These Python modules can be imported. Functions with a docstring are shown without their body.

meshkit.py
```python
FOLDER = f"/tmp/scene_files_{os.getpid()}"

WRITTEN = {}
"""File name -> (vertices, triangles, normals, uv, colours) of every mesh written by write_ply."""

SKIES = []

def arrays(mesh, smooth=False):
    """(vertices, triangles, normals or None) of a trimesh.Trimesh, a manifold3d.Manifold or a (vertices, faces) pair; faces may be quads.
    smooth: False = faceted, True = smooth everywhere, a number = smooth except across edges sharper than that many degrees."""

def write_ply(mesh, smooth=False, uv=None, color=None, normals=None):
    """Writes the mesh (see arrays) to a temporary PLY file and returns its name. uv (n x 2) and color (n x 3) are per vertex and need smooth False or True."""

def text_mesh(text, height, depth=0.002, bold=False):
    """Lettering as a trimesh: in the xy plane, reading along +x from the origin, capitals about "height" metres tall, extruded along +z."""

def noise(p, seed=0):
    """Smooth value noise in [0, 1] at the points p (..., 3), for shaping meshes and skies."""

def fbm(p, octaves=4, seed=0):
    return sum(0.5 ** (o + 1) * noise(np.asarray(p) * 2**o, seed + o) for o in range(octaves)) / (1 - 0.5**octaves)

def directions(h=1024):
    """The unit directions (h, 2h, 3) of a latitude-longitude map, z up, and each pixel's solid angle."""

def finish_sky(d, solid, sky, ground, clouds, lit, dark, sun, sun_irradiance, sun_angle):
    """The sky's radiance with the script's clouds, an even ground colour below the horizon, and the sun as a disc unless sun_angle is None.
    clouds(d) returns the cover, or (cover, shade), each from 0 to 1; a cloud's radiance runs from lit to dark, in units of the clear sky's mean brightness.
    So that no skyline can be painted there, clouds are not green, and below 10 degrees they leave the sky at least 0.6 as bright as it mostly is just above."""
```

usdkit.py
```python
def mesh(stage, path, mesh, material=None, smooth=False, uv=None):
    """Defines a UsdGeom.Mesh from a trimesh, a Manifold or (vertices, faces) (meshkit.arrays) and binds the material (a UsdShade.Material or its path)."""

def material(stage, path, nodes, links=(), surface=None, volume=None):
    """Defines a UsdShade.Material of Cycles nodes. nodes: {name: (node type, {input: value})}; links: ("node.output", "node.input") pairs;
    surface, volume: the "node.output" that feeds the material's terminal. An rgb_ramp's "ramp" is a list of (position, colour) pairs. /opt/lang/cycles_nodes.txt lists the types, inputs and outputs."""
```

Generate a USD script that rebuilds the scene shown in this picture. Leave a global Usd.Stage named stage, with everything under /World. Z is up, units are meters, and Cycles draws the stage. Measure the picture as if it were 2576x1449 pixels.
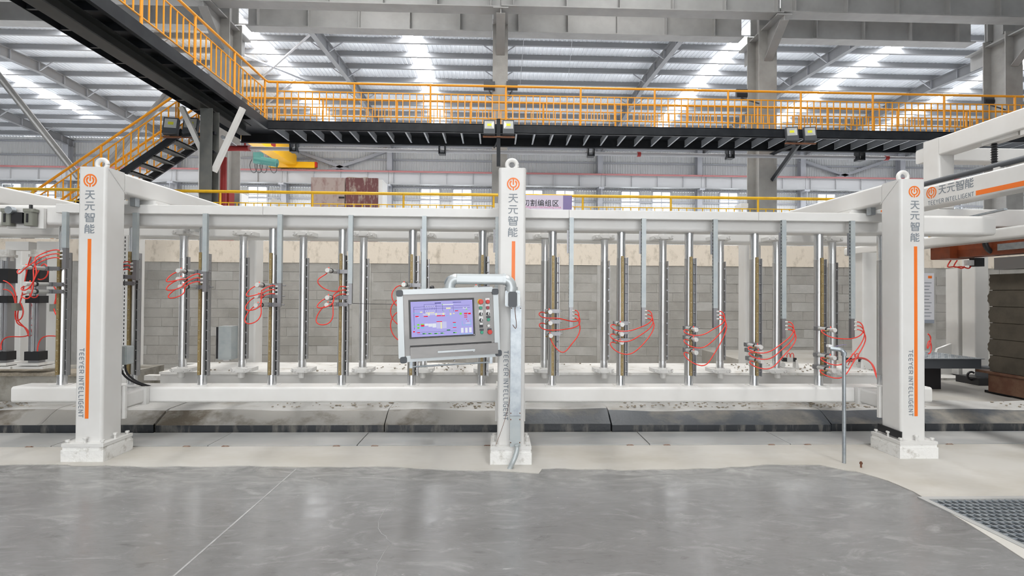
import math, random, json
import numpy as np, trimesh, usdkit, meshkit
from pxr import Usd, UsdGeom, UsdLux, UsdShade, Gf, Sdf
from shapely.geometry import Polygon, LineString, Point, box as sbox
from shapely.ops import unary_union
from shapely import affinity
random.seed(7); rng = np.random.RandomState(7)
stage = Usd.Stage.CreateInMemory()
UsdGeom.SetStageUpAxis(stage, UsdGeom.Tokens.z); UsdGeom.SetStageMetersPerUnit(stage, 1.0)
UsdGeom.Xform.Define(stage, '/World'); UsdGeom.Scope.Define(stage, '/World/Looks')

# ---------------------------------------------------------------- camera, sky, exposure
EXPOSURE = -0.12
SKY = 1.6            # radiance of the overcast sky outside
SKYLIGHT = 34.0       # radiance of the translucent roof panels
FOC, CX, CY, ZC = 1270.0, 1288.0, 724.5, 1.22        # focal length in pixels of a 2576 wide picture; eye height
_y, _p, _r = 0.0315, 0.0118, 0.0065
FW = np.array([math.sin(_y)*math.cos(_p), math.cos(_y)*math.cos(_p), math.sin(_p)])
_r0 = np.array([math.cos(_y), -math.sin(_y), 0.0]); _u0 = np.cross(_r0, FW)
RT = math.cos(_r)*_r0 + math.sin(_r)*_u0; UP = -math.sin(_r)*_r0 + math.cos(_r)*_u0
EYE = np.array([0, 0, ZC])
cam = UsdGeom.Camera.Define(stage, '/World/camera')
M = np.eye(4); M[0, :3], M[1, :3], M[2, :3], M[3, :3] = RT, UP, -FW, EYE
UsdGeom.Xformable(cam).AddTransformOp().Set(Gf.Matrix4d(*M.ravel().tolist()))
cam.CreateHorizontalApertureAttr(36.0); cam.CreateVerticalApertureAttr(36.0*1449/2576)
cam.CreateFocalLengthAttr(36.0*FOC/2576); cam.CreateClippingRangeAttr(Gf.Vec2f(0.05, 300))
cam.CreateExposureAttr(EXPOSURE)
sky = UsdLux.DomeLight.Define(stage, '/World/sky')
sky.CreateIntensityAttr(SKY); sky.CreateColorAttr(Gf.Vec3f(0.97, 0.985, 1.0))

# ---------------------------------------------------------------- helpers
def at(px, py, Y=None, Z=None, X=None):      # the place in the hall, on a plane Y = const or Z = const, that a measured direction meets
    d = FW + RT*(px-CX)/FOC + UP*(CY-py)/FOC
    return EYE + d*((Y-EYE[1])/d[1] if Y is not None else (Z-EYE[2])/d[2] if Z is not None else X/d[0])
def PX(px, Y, py=738): return at(px, py, Y=Y)[0]
def PZ(px, py, Y): return at(px, py, Y=Y)[2]

class MB:
    """collects vertices and triangles of one mesh"""
    def __init__(s): s.v, s.f, s.n = [], [], 0
    def add(s, v, f):
        v = np.asarray(v, float); f = np.asarray(f, int)
        if f.shape[1] == 4: f = np.vstack([f[:, [0, 1, 2]], f[:, [0, 2, 3]]])
        s.v.append(v); s.f.append(f + s.n); s.n += len(v); return s
    def tm(s, m): return s.add(m.vertices, m.faces)
    def box(s, x0, x1, y0, y1, z0, z1):
        v = np.array([[x, y, z] for z in (z0, z1) for y in (y0, y1) for x in (x0, x1)])
        return s.add(v, [[0, 2, 3, 1], [4, 5, 7, 6], [0, 1, 5, 4], [2, 6, 7, 3], [0, 4, 6, 2], [1, 3, 7, 5]])
    def loft(s, rings, cap=True):
        n = len(rings[0]); k = len(rings); v = np.vstack(rings); i = np.arange(n); j = (i+1) % n
        f = [np.stack([a*n+i, a*n+j, (a+1)*n+j, (a+1)*n+i], 1) for a in range(k-1)]
        f = np.vstack(f); f = np.vstack([f[:, [0, 1, 2]], f[:, [0, 2, 3]]])
        if cap:
            c = [[0, b+1, b] for b in range(1, n-1)] + [[(k-1)*n, (k-1)*n+b, (k-1)*n+b+1] for b in range(1, n-1)]
            f = np.vstack([f, c])
        return s.add(v, f)
    def ext(s, prof, axis, a, b):            # convex profile pushed along x, y or z
        prof = np.asarray(prof, float)
        def ring(t):
            o = np.full(len(prof), t)
            return np.stack({'x': (o, prof[:, 0], prof[:, 1]), 'y': (prof[:, 0], o, prof[:, 1]), 'z': (prof[:, 0], prof[:, 1], o)}[axis], 1)
        return s.loft([ring(a), ring(b)])
    def bar(s, p, q, w, h, up=(0, 0, 1)):    # box beam from p to q, w across, h along up
        p, q = np.asarray(p, float), np.asarray(q, float); d = q-p; d /= np.linalg.norm(d)
        a = np.cross(d, up); a /= np.linalg.norm(a); b = np.cross(a, d)
        c = [a*w/2*x + b*h/2*y for x, y in ((-1, -1), (1, -1), (1, 1), (-1, 1))]
        return s.loft([np.array([p+e for e in c]), np.array([q+e for e in c])])
    def tube(s, pts, r, n=10, cap=True):
        pts = np.asarray(pts, float); t = np.gradient(pts, axis=0); t /= np.linalg.norm(t, axis=1)[:, None]
        a = np.cross(t[0], (0, 0, 1.0) if abs(t[0][2]) < .9 else (1.0, 0, 0)); rings = []
        th = np.arange(n)*2*math.pi/n
        rr = np.broadcast_to(r, len(pts))
        for k in range(len(pts)):
            a = a - t[k]*(a@t[k]); a /= np.linalg.norm(a); b = np.cross(t[k], a)
            rings.append(pts[k] + rr[k]*(np.cos(th)[:, None]*a + np.sin(th)[:, None]*b))
        return s.loft(rings, cap)
    def cyl(s, p, q, r, n=14): return s.tube([p, q], r, n)
    def lathe(s, prof, c, axis='z', n=20):    # prof: (radius, height) pairs
        th = np.arange(n)*2*math.pi/n; rings = []
        for r, h in prof:
            x, y, z = r*np.cos(th), r*np.sin(th), np.full(n, h)
            rings.append(np.stack({'z': (x, y, z), 'y': (x, z, y), 'x': (z, x, y)}[axis], 1) + np.asarray(c))
        return s.loft(rings)
    def poly(s, shape, T, d):                 # flat shape (u right, v up) of thickness d; T maps (u, v, w) to the world
        for g in getattr(shape, 'geoms', [shape]):
            if g.is_empty or g.area < 1e-9: continue
            m = trimesh.creation.extrude_polygon(g, d, engine='earcut'); s.add(T(np.asarray(m.vertices)), m.faces)
        return s
    def mesh(s):
        v, f = np.vstack(s.v), np.vstack(s.f)
        return v, f
def rr(w, h, r, n=4, cx=0, cy=0):            # rounded rectangle profile
    out = []
    for sx, sy, a0 in ((1, 1, 0), (-1, 1, 90), (-1, -1, 180), (1, -1, 270)):
        for k in range(n+1):
            a = math.radians(a0+90*k/n); out.append((cx+sx*(w/2-r)+r*math.cos(a), cy+sy*(h/2-r)+r*math.sin(a)))
    return out
def spline(pts, n=28):
    from scipy.interpolate import CubicSpline
    pts = np.asarray(pts, float); t = np.r_[0, np.cumsum(np.linalg.norm(np.diff(pts, axis=0), axis=1)**.5)]
    return CubicSpline(t, pts)(np.linspace(0, t[-1], n))

_used = {}
def _path(name, parent):
    base = str(parent.GetPath()) if parent is not None else '/World'
    k = _used.get((base, name), 0); _used[(base, name)] = k+1
    return f'{base}/{name}' + (f'_{k:03d}' if k else '')
def tag(prim, label=None, cat=None, group=None, kind=None):
    for k, v in (('label', label), ('category', cat), ('group', group), ('kind', kind)):
        if v: prim.SetCustomDataByKey(k, v)
    return prim
def thing(name, label, cat, loc=(0, 0, 0), group=None, rot=0, kind=None):
    x = UsdGeom.Xform.Define(stage, _path(name, None))
    x.AddTranslateOp().Set(Gf.Vec3d(*map(float, loc)))
    if rot: x.AddRotateZOp().Set(rot)
    return tag(x.GetPrim(), label, cat, group, kind)
def obj(name, mb, mat, parent=None, label=None, cat=None, group=None, kind=None, smooth=False):
    m = usdkit.mesh(stage, _path(name, parent), mb.mesh() if isinstance(mb, MB) else mb, mat, smooth=smooth)
    return tag(m.GetPrim(), label, cat, group, kind)
def copy(src, loc, label, group=None, rot=0):
    name = src.GetName()
    x = UsdGeom.Xform.Define(stage, _path(name, None)); p = x.GetPrim()
    p.GetReferences().AddInternalReference(src.GetPath()); p.SetInstanceable(True)
    x.ClearXformOpOrder(); x.AddTranslateOp().Set(Gf.Vec3d(*map(float, loc)))
    if rot: x.AddRotateZOp().Set(rot)
    return tag(p, label, src.GetCustomDataByKey('category'), group or src.GetCustomDataByKey('group'))

# ---------------------------------------------------------------- materials
L = '/World/Looks/'
def mat(name, col, rough=.5, metal=0., col2=None, scale=3., lo=.4, hi=.65, stretch=(1, 1, 1), bump=0., bscale=40., detail=5., r2=None, spec=.5, coat=0.):
    """principled with a noise-driven second colour (dirt, wear, grain) and a fine bump"""
    N = {'p': ('principled_bsdf', {'roughness': rough, 'metallic': metal, 'specular_ior_level': spec, 'coat_weight': coat}), 'g': ('geometry', {})}
    K = []
    if col2 is not None:
        N['m'] = ('mapping', {'scale': stretch}); N['n'] = ('noise_texture', {'scale': scale, 'detail': detail, 'roughness': .62})
        N['r'] = ('rgb_ramp', {'ramp': [(0, col), (lo, col), (hi, col2), (1, col2)]})
        K += [('g.position', 'm.vector'), ('m.vector', 'n.vector'), ('n.fac', 'r.fac'), ('r.color', 'p.base_color')]
        if r2 is not None:
            N['q'] = ('map_range', {'from_min': lo, 'from_max': hi, 'to_min': rough, 'to_max': r2, 'clamp': True})
            K += [('n.fac', 'q.value'), ('q.result', 'p.roughness')]
    else: N['p'][1]['base_color'] = col
    if bump:
        N['bn'] = ('noise_texture', {'scale': bscale, 'detail': 4.}); N['b'] = ('bump', {'strength': bump, 'distance': .01})
        K += [('g.position', 'bn.vector'), ('bn.fac', 'b.height'), ('b.normal', 'p.normal')]
    return usdkit.material(stage, L+name, N, K, surface='p.BSDF')
def glow(name, col, s):
    return usdkit.material(stage, L+name, {'e': ('emission', {'color': col, 'strength': s})}, [], surface='e.emission')
m_white = mat('white_paint', (.68, .675, .66), .32, col2=(.63, .62, .60), scale=1.6, bump=.02, bscale=160)
m_whiteold = mat('white_paint_dusty', (.70, .69, .665), .5, col2=(.45, .42, .37), scale=7, lo=.52, hi=.72, bump=.12, bscale=60)
m_plinth = mat('painted_concrete', (.74, .735, .715), .6, col2=(.42, .40, .36), scale=16, lo=.55, hi=.75, bump=.5, bscale=45)
m_duct = mat('pale_grey_duct', (.42, .455, .46), .4, .25, col2=(.36, .40, .42), scale=9)
m_galv = mat('galvanised', (.40, .43, .45), .38, .7, col2=(.30, .33, .36), scale=14)
m_chrome = mat('chrome', (.70, .71, .72), .16, 1., col2=(.58, .59, .60), scale=4, stretch=(1, 1, .2), r2=.24)
m_sleeve = mat('wrapped_chrome', (.60, .60, .60), .30, 1., col2=(.48, .48, .47), scale=5, stretch=(1, 1, .25), r2=.38)
m_rack = mat('rack_steel', (.36, .36, .37), .4, .8)
m_brass = mat('brass_scale', (.30, .225, .10), .45, .3, col2=(.22, .16, .07), scale=50)
m_cylgrey = mat('cylinder_grey', (.52, .52, .50), .45, .1)
m_cap = mat('cap_grey', (.60, .60, .58), .4, .2)
m_plate = mat('bracket_steel', (.25, .25, .26), .4, .7)
m_hose = mat('red_hose', (.70, .035, .02), .3)
m_black = mat('black_rubber', (.015, .015, .017), .4)
m_dkgrey = mat('dark_grey_plastic', (.06, .066, .075), .45)
m_orange = mat('orange_print', (.80, .17, .015), .4)
m_letter = mat('grey_print', (.21, .235, .26), .45)
m_rail = mat('orange_rail', (.82, .33, .012), .38)
m_yrail = mat('yellow_rail', (.72, .42, .012), .42, col2=(.50, .27, .02), scale=6, lo=.5, hi=.8)
m_walk = mat('dark_steel', (.016, .018, .022), .45, col2=(.024, .027, .031), scale=3, spec=.22)
m_joist = mat('joist_steel', (.30, .32, .35), .45)
m_green = mat('grey_green_steel', (.10, .105, .10), .5, col2=(.13, .13, .12), scale=3)
m_struct = mat('structure_grey', (.32, .32, .315), .55, col2=(.27, .27, .265), scale=1.2)
m_structb = mat('structure_bluegrey', (.40, .41, .44), .5)
m_colcon = mat('column_grey', (.36, .355, .34), .7, col2=(.29, .285, .27), scale=1.5, bump=.15, bscale=25)
m_roof = mat('roof_sheet', (.80, .83, .875), .3, .18, col2=(.74, .77, .815), scale=.8)
m_platform = mat('pale_platform_screed', (.66, .66, .66), .6)
m_frame = mat('pale_window_frame', (.62, .64, .67), .4)
m_purlin = mat('purlin_grey', (.24, .245, .255), .5)
m_fargirder = mat('far_girder_paint', (.46, .465, .475), .5)
m_wallsheet = mat('wall_sheet', (.67, .68, .68), .5, col2=(.61, .62, .625), scale=.3)
m_skylight = glow('skylight_panel', (.975, .985, 1.), SKYLIGHT); m_skynear = glow('skylight_panel_near', (1, .985, .955), 24.)
m_rust = mat('rust', (.20, .075, .03), .8, col2=(.12, .06, .04), scale=30)
m_redpipe = mat('red_pipe_paint', (.30, .02, .02), .45)
m_pinkrail = mat('faded_red_rail', (.42, .17, .17), .5)
m_crane = mat('crane_yellow', (.85, .45, .01), .4)
m_teal = mat('teal_hoist', (.045, .17, .15), .45)
m_creamwall = mat('cream_render', (.76, .68, .58), .8, col2=(.46, .40, .32), scale=6, lo=.52, hi=.72, stretch=(1, 1, .6), bump=.3, bscale=20, detail=8)
BL = [mat(f'block_{i}', c, .85, col2=d, scale=1.9, lo=.42, hi=.60, detail=8, bump=.3, bscale=30) for i, (c, d) in enumerate([
    ((.395, .38, .355), (.33, .318, .294)), ((.42, .406, .382), (.35, .338, .314)), ((.375, .36, .335), (.315, .303, .278)), ((.405, .395, .372), (.47, .46, .44))])]
m_mortar = mat('mortar', (.46, .45, .43), .9, col2=(.38, .37, .345), scale=3, bump=.2)
m_kerb = mat('worn_dark_steel', (.022, .025, .030), .42, col2=(.20, .19, .17), scale=5, lo=.50, hi=.74, stretch=(2.2, 1, .5), bump=.2, bscale=30, detail=9, r2=.75)
m_kerbslope = mat('scuffed_slate_steel', (.070, .078, .088), .42, col2=(.25, .23, .195), scale=2.2, lo=.47, hi=.66, stretch=(.7, 1, 1), bump=.25, bscale=35, detail=10, r2=.8)
m_kerbdust = mat('dust_caked_steel', (.27, .26, .24), .6, col2=(.105, .088, .065), scale=1.9, lo=.48, hi=.60, stretch=(.8, 1, 1), bump=.25, bscale=35, detail=9, r2=.85)
m_kerbtop = mat('pale_dusty_lip', (.44, .435, .42), .55, col2=(.27, .245, .21), scale=3.2, lo=.5, hi=.72, stretch=(.6, 1, 1), bump=.25, bscale=35, detail=8, r2=.8)
m_cover = mat('cover_plate_steel', (.37, .38, .38), .36, .2, col2=(.46, .455, .44), scale=2.5, stretch=(.35, 1, 1), bump=.05, bscale=25)
m_apron = mat('pale_screed', (.47, .455, .425), .55, col2=(.36, .335, .29), scale=1.5, lo=.42, hi=.72, stretch=(.6, 1, 1), bump=.1, bscale=22, detail=7)
m_maroon = mat('worn_maroon', (.13, .045, .045), .6, col2=(.34, .28, .24), scale=3.2, lo=.5, hi=.64, stretch=(2.2, 1, .8), detail=9)
m_maroonpale = mat('scraped_maroon', (.36, .29, .26), .7, col2=(.20, .10, .095), scale=3, lo=.5, hi=.72, stretch=(1.5, 1, .7), detail=9)
m_cake = mat('aerated_concrete_cake', (.072, .060, .044), .95, col2=(.052, .044, .032), scale=5, bump=.5, bscale=18)
m_burnt = mat('burnt_orange', (.24, .05, .014), .45, col2=(.16, .036, .012), scale=5)
m_brown = mat('brown_cart', (.11, .045, .025), .6, col2=(.16, .085, .05), scale=8)
m_mould = mat('dry_mud', (.33, .29, .23), .95, col2=(.22, .19, .145), scale=20, bump=.8, bscale=40)
m_brush = mat('brushed_steel', (.25, .242, .235), .40, .6, col2=(.205, .20, .195), scale=5, stretch=(.4, 1, 1))
m_profile = mat('aluminium_profile', (.47, .50, .51), .35, .3)
m_red = mat('red_button', (.55, .03, .02), .35); m_grn = mat('green_button', (.02, .28, .17), .35); m_yel = mat('yellow_ring', (.80, .52, .02), .4)
m_drk = mat('dark_red_button', (.28, .01, .02), .3)
m_lblw = mat('white_tag', (.75, .75, .75), .5)
m_led = glow('led_red', (1., .05, .03), 2.2)
m_pv = mat('purple_banner', (.62, .56, .68), .6); m_pvd = mat('purple_band', (.22, .18, .36), .6); m_ink = mat('black_ink', (.02, .02, .025), .5); m_pink = mat('pink_ink', (.62, .18, .34), .5)
m_poster = mat('poster_white', (.62, .62, .66), .5); m_postergrey = mat('poster_grey', (.26, .29, .34), .5)
m_glassgrey = mat('lamp_reflector', (.55, .56, .54), .25, .4)
m_ledyel = mat('led_chip', (.72, .72, .03), .4)
m_sky_glass = usdkit.material(stage, L+'window_pane', {'t': ('transparent_bsdf', {'color': (.93, .95, .96)}), 'g': ('glossy_bsdf', {'roughness': .05}), 'f': ('fresnel', {'IOR': 1.45}), 'm': ('mix_closure', {})},
    [('f.fac', 'm.fac'), ('t.BSDF', 'm.closure1'), ('g.BSDF', 'm.closure2')], surface='m.closure')
# polished concrete: cloudy greys, pale dust that gathers along the apron, trowel arcs
m_floor = usdkit.material(stage, L+'polished_concrete', {
    'g': ('geometry', {}), 'p': ('principled_bsdf', {'specular_ior_level': .5}),
    'n': ('noise_texture', {'scale': .9, 'detail': 10., 'roughness': .66, 'distortion': .5}), 'r': ('rgb_ramp', {'ramp': [(0, (.115, .114, .112)), (.36, (.148, .147, .146)), (.62, (.195, .195, .195)), (1, (.24, .24, .24))]}),
    'm2': ('mapping', {'scale': (1., 2.6, 1.), 'rotation': (0, 0, .35)}), 'n2': ('noise_texture', {'scale': 3.2, 'detail': 9., 'roughness': .7, 'distortion': 1.2}),
    'r2': ('rgb_ramp', {'ramp': [(0, (0, 0, 0)), (.55, (0, 0, 0)), (.80, (1, 1, 1)), (1, (1, 1, 1))]}), 's': ('mix_color', {'b': (.42, .42, .415), 'blend_type': 'mix'}), 'k': ('math', {'math_type': 'multiply', 'value2': .6}),
    'm3': ('mapping', {'scale': (1., 2., 1.), 'rotation': (0, 0, -.5)}), 'n3': ('noise_texture', {'scale': 11., 'detail': 3., 'roughness': .6, 'distortion': .8}), 'r3': ('rgb_ramp', {'ramp': [(0, (0, 0, 0)), (.70, (0, 0, 0)), (.75, (.6, .6, .6)), (1, (.8, .8, .8))]}), 's3': ('mix_color', {'b': (.46, .46, .45)}),
    'm4': ('mapping', {'scale': (1., 3.2, 1.), 'rotation': (0, 0, .25)}), 'n4': ('noise_texture', {'scale': 5., 'detail': 6., 'roughness': .7, 'distortion': 1.6}), 'r4': ('rgb_ramp', {'ramp': [(0, (.55, .55, .55)), (.30, (.62, .62, .62)), (.42, (1, 1, 1)), (1, (1, 1, 1))]}), 's4': ('mix_color', {'blend_type': 'multiply', 'fac': .8}),
    'xy': ('separate_xyz', {}), 'd': ('map_range', {'from_min': 3.05, 'from_max': 3.62, 'to_min': 0., 'to_max': .55, 'clamp': True}), 'dk': ('math', {'math_type': 'multiply'}), 'd2': ('map_range', {'from_min': .38, 'from_max': .68, 'to_min': 0., 'to_max': 1., 'clamp': True}), 's5': ('mix_color', {'b': (.47, .465, .45)}),
    'q': ('map_range', {'from_min': .3, 'from_max': .7, 'to_min': .18, 'to_max': .32}),
    'bn': ('noise_texture', {'scale': 14., 'detail': 5.}), 'b': ('bump', {'strength': .05, 'distance': .01})},
    [('g.position', 'n.vector'), ('n.fac', 'r.fac'), ('g.position', 'm2.vector'), ('m2.vector', 'n2.vector'), ('n2.fac', 'r2.fac'), ('r2.color', 'k.value1'), ('k.value', 's.fac'), ('r.color', 's.a'),
     ('g.position', 'm3.vector'), ('m3.vector', 'n3.vector'), ('n3.fac', 'r3.fac'), ('r3.color', 's3.fac'), ('s.result', 's3.a'), ('g.position', 'm4.vector'), ('m4.vector', 'n4.vector'), ('n4.fac', 'r4.fac'), ('s3.result', 's4.a'), ('r4.color', 's4.b'),
     ('g.position', 'xy.vector'), ('xy.y', 'd.value'), ('n2.fac', 'd2.value'), ('d.result', 'dk.value1'), ('d2.result', 'dk.value2'), ('dk.value', 's5.fac'), ('s4.result', 's5.a'), ('s5.result', 'p.base_color'),
     ('n2.fac', 'q.value'), ('q.result', 'p.roughness'), ('g.position', 'bn.vector'), ('bn.fac', 'b.height'), ('b.normal', 'p.normal')], surface='p.BSDF')

# ================================================================ the hall: floors, walls, roof
def frange(a, b, s): return np.arange(a, b-1e-9, s)
def xyz(v): return v
def flatT(z): return lambda v: np.stack([v[:, 0], v[:, 1], v[:, 2]+z], 1)
edge = [(-9, 3.74), (-3.6, 3.665), (-2.95, 3.63), (-2, 3.60), (-.75, 3.57), (-.25, 3.52), (.12, 3.475), (.30, 3.44), (.33, 3.515), (1.26, 3.50), (1.75, 3.565)]
edge += [tuple(at(x, y, Z=0)[:2]) for x, y in ((2060, 1170), (2150, 1186), (2235, 1212), (2300, 1240), (2345, 1266), (2430, 1316), (2520, 1372), (2600, 1424))]
pts = []
for (x0, y0), (x1, y1) in zip(edge[:-1], edge[1:]):
    n = max(2, int(math.hypot(x1-x0, y1-y0)/.025))
    for k in range(n):
        t = k/n; pts.append((x0+(x1-x0)*t, y0+(y1-y0)*t))
pts = np.array(pts); nz = meshkit.fbm(np.c_[pts*4.5, np.zeros(len(pts))], 5) - .5
pts[:, 1] += nz*.075; pts[:, 0] += nz*.02*(pts[:, 0] > 2.2)
GX0, GY1 = 2.60, 2.955                       # the grating's left and far edge
hole = sbox(GX0, .6, 5.4, GY1)
PIT = 5.95; floor_shape = sbox(-46, -9.2, 46, PIT).difference(hole)
fl = thing('floor', None, None, kind='structure')
obj('slab', MB().poly(floor_shape, flatT(-.2), .2), m_floor, fl)
ap = Polygon(list(map(tuple, pts)) + [(2.45, 1.9), (2.45, .5), (14, .5), (14, 4.06), (-9, 4.06)]).buffer(0).difference(hole.buffer(.035))
obj('pale_screed_strip', MB().poly(ap, flatT(0), .005), m_apron, fl, 'pale beige screed strip under the white posts')
obj('rear_screed', MB().poly(sbox(-14, 4.44, 14, PIT), flatT(0), .004), m_apron, fl)
obj('pit_floor', MB().box(-46, 46, PIT, 11.3, -.65, -.45), m_apron, fl)
obj('slab', MB().box(4.62, 46, PIT, 11.2, -.45, .0), m_apron, fl)
obj('pit_side', MB().box(-46, 46, PIT-.02, PIT, -.45, -.19), m_apron, fl)
m_joint = mat('joint_filler', (.36, .36, .355), .6, col2=(.26, .26, .26), scale=9)
obj('sealed_joint', MB().bar((-1.372, 3.55, .0006), (-1.379, -1.0, .0006), .010, .0012), m_joint, fl, 'thin pale sealed joint line')
ck = [at(x, y, Z=0) for x, y in ((990, 1195), (997, 1215), (990, 1250), (975, 1270), (955, 1310), (965, 1345), (980, 1365), (960, 1395), (945, 1445), (950, 1480))]
cp = spline(ck, 40); cp[:, 2] = .0006; cp[:, 0] += (meshkit.noise(cp*30)-.5)*.02
obj('hairline_crack', MB().tube(cp, .0016, 4), m_joint, fl, 'hairline crack in the polished floor')
obj('trench_lining', MB().box(GX0-.05, 5.45, .55, 3.0, -.45, -.40).box(GX0-.05, GX0, .55, 3., -.4, -.2).box(GX0-.05, 5.45, GY1, GY1+.05, -.4, -.2), m_dkgrey, fl)

# grating over the trench, every bar on its own
gr = thing('floor_grating', 'galvanised floor grating over the trench at bottom right', 'grating')
obj('frame', MB().box(GX0-.04, GX0-.004, .6, GY1+.04, -.03, .008).box(GX0-.004, 5.4, GY1+.004, GY1+.04, -.03, .008), m_cover, gr)
for k, x in enumerate(frange(GX0+.012, 4.75, .0415)):
    obj('bearing_bar', MB().box(x-.0045, x+.0045, .62, GY1, -.032, .004), m_galv, gr)
for y in frange(1.62, GY1, .046):
    obj('cross_bar', MB().tube([(GX0-.004, y, -.006), (4.75, y, -.006)], .006, 6), m_galv, gr)

m_hinge = mat('dull_rust', (.26, .19, .15), .8, col2=(.17, .09, .06), scale=40)
# cover plates along the back of the screed
px_ = [-7.05, -5.85, -4.65, -3.46, -2.26, -1.095, .10, 1.25, 2.41, 3.6, 4.8, 6.0, 7.2]
nm = ['far left corner', 'left edge of the picture', 'left of the left post', 'around the left post', 'right of the left post', 'second right of the left post', 'left of the centre post', 'right of the centre post', 'second right of the centre post', 'around the right post', 'right of the right post', 'far right corner']
for k in range(12):
    a, b = px_[k], px_[k+1]
    t = thing('floor_cover_plate', f'grey steel floor cover plate beside the dark kerb, {nm[k]}', 'plate', (0, 0, 0), 'floor cover plates')
    obj('plate', MB().box(a+.004, b-.004, 4.062, 4.43, -.002, .011+.002*(k % 3 == 1)), m_cover, t)
    for hx in (a+.14, b-.16):
        obj('hinge', MB().box(hx-.028, hx+.028, 4.050, 4.062, 0, .008).tube([(hx-.02, 4.054, .009), (hx+.02, 4.054, .009)], .0045, 6), m_hinge, t)

# kerb of worn steel troughs in front of the machine
kx = [-8, -5.9, -3.89, -2.935, -.968, .10, 1.03, 3.02, 3.88, 6, 8.2]
kn = ['far left', 'left edge of the picture', 'behind the left post', 'right of the left post', 'left of the centre post, brown stained', 'short length right of the centre post', 'behind the right half of the chrome columns', 'behind the right post', 'right of the right post', 'far right']
for k in range(10):
    a, b = kx[k]+.006, kx[k+1]-.006; dy = .012*(k % 2); dz = .004*((k*7) % 3)
    t = thing('kerb_segment', f'worn dark steel kerb segment with sloping face, {kn[k]}', 'kerb', (0, 0, 0), 'kerb segments')
    n = 24; xs = np.linspace(a, b, n)
    ring = lambda pr: [np.array([[x, y+dy, z+dz] for y, z in pr]) for x in xs]
    obj('front_face', MB().loft(ring([(4.452, -dz), (4.452, .064), (4.475, .072), (4.475, -dz)])), m_kerb, t)
    rings, lips = [], []
    for i, x in enumerate(xs):
        w = .006*math.sin(x*3.1+k) + .004*math.sin(x*7.3)
        rings.append(np.array([[x, y+dy, z+dz+w*(z > .1)] for y, z in [(4.455, .066), (4.50, .094), (4.56, .13), (4.618, .157), (4.618, .10), (4.476, -dz)]]))
        lips.append(np.array([[x, y+dy, z+dz+w] for y, z in [(4.6185, .1572), (4.655, .166), (4.95, .168), (4.95, -.01), (4.6185, -.01)]]))
    obj('sloping_face', MB().loft(rings), m_kerbdust if k < 5 else m_kerbslope, t, smooth=40)
    obj('top_lip', MB().loft(lips), m_kerbtop, t)
    cr = MB(); n_ = 0
    for i in range(90):
        x = rng.uniform(max(a, -5), min(b, 5.6)); y = rng.uniform(4.66, 4.92); q = rng.uniform(.004, .012)
        if meshkit.noise(np.array([[x*1.3, 3.3, 1.7]]))[0] < .40: continue
        c = trimesh.creation.icosphere(0, q); c.apply_scale((1.5, 1, .6)); c.apply_translation((x, y, .172)); cr.tm(c); n_ += 1
    if n_ and -7 < kx[k] < 6: obj('mud_crumbs', cr, m_mould, t, kind='stuff')

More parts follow.
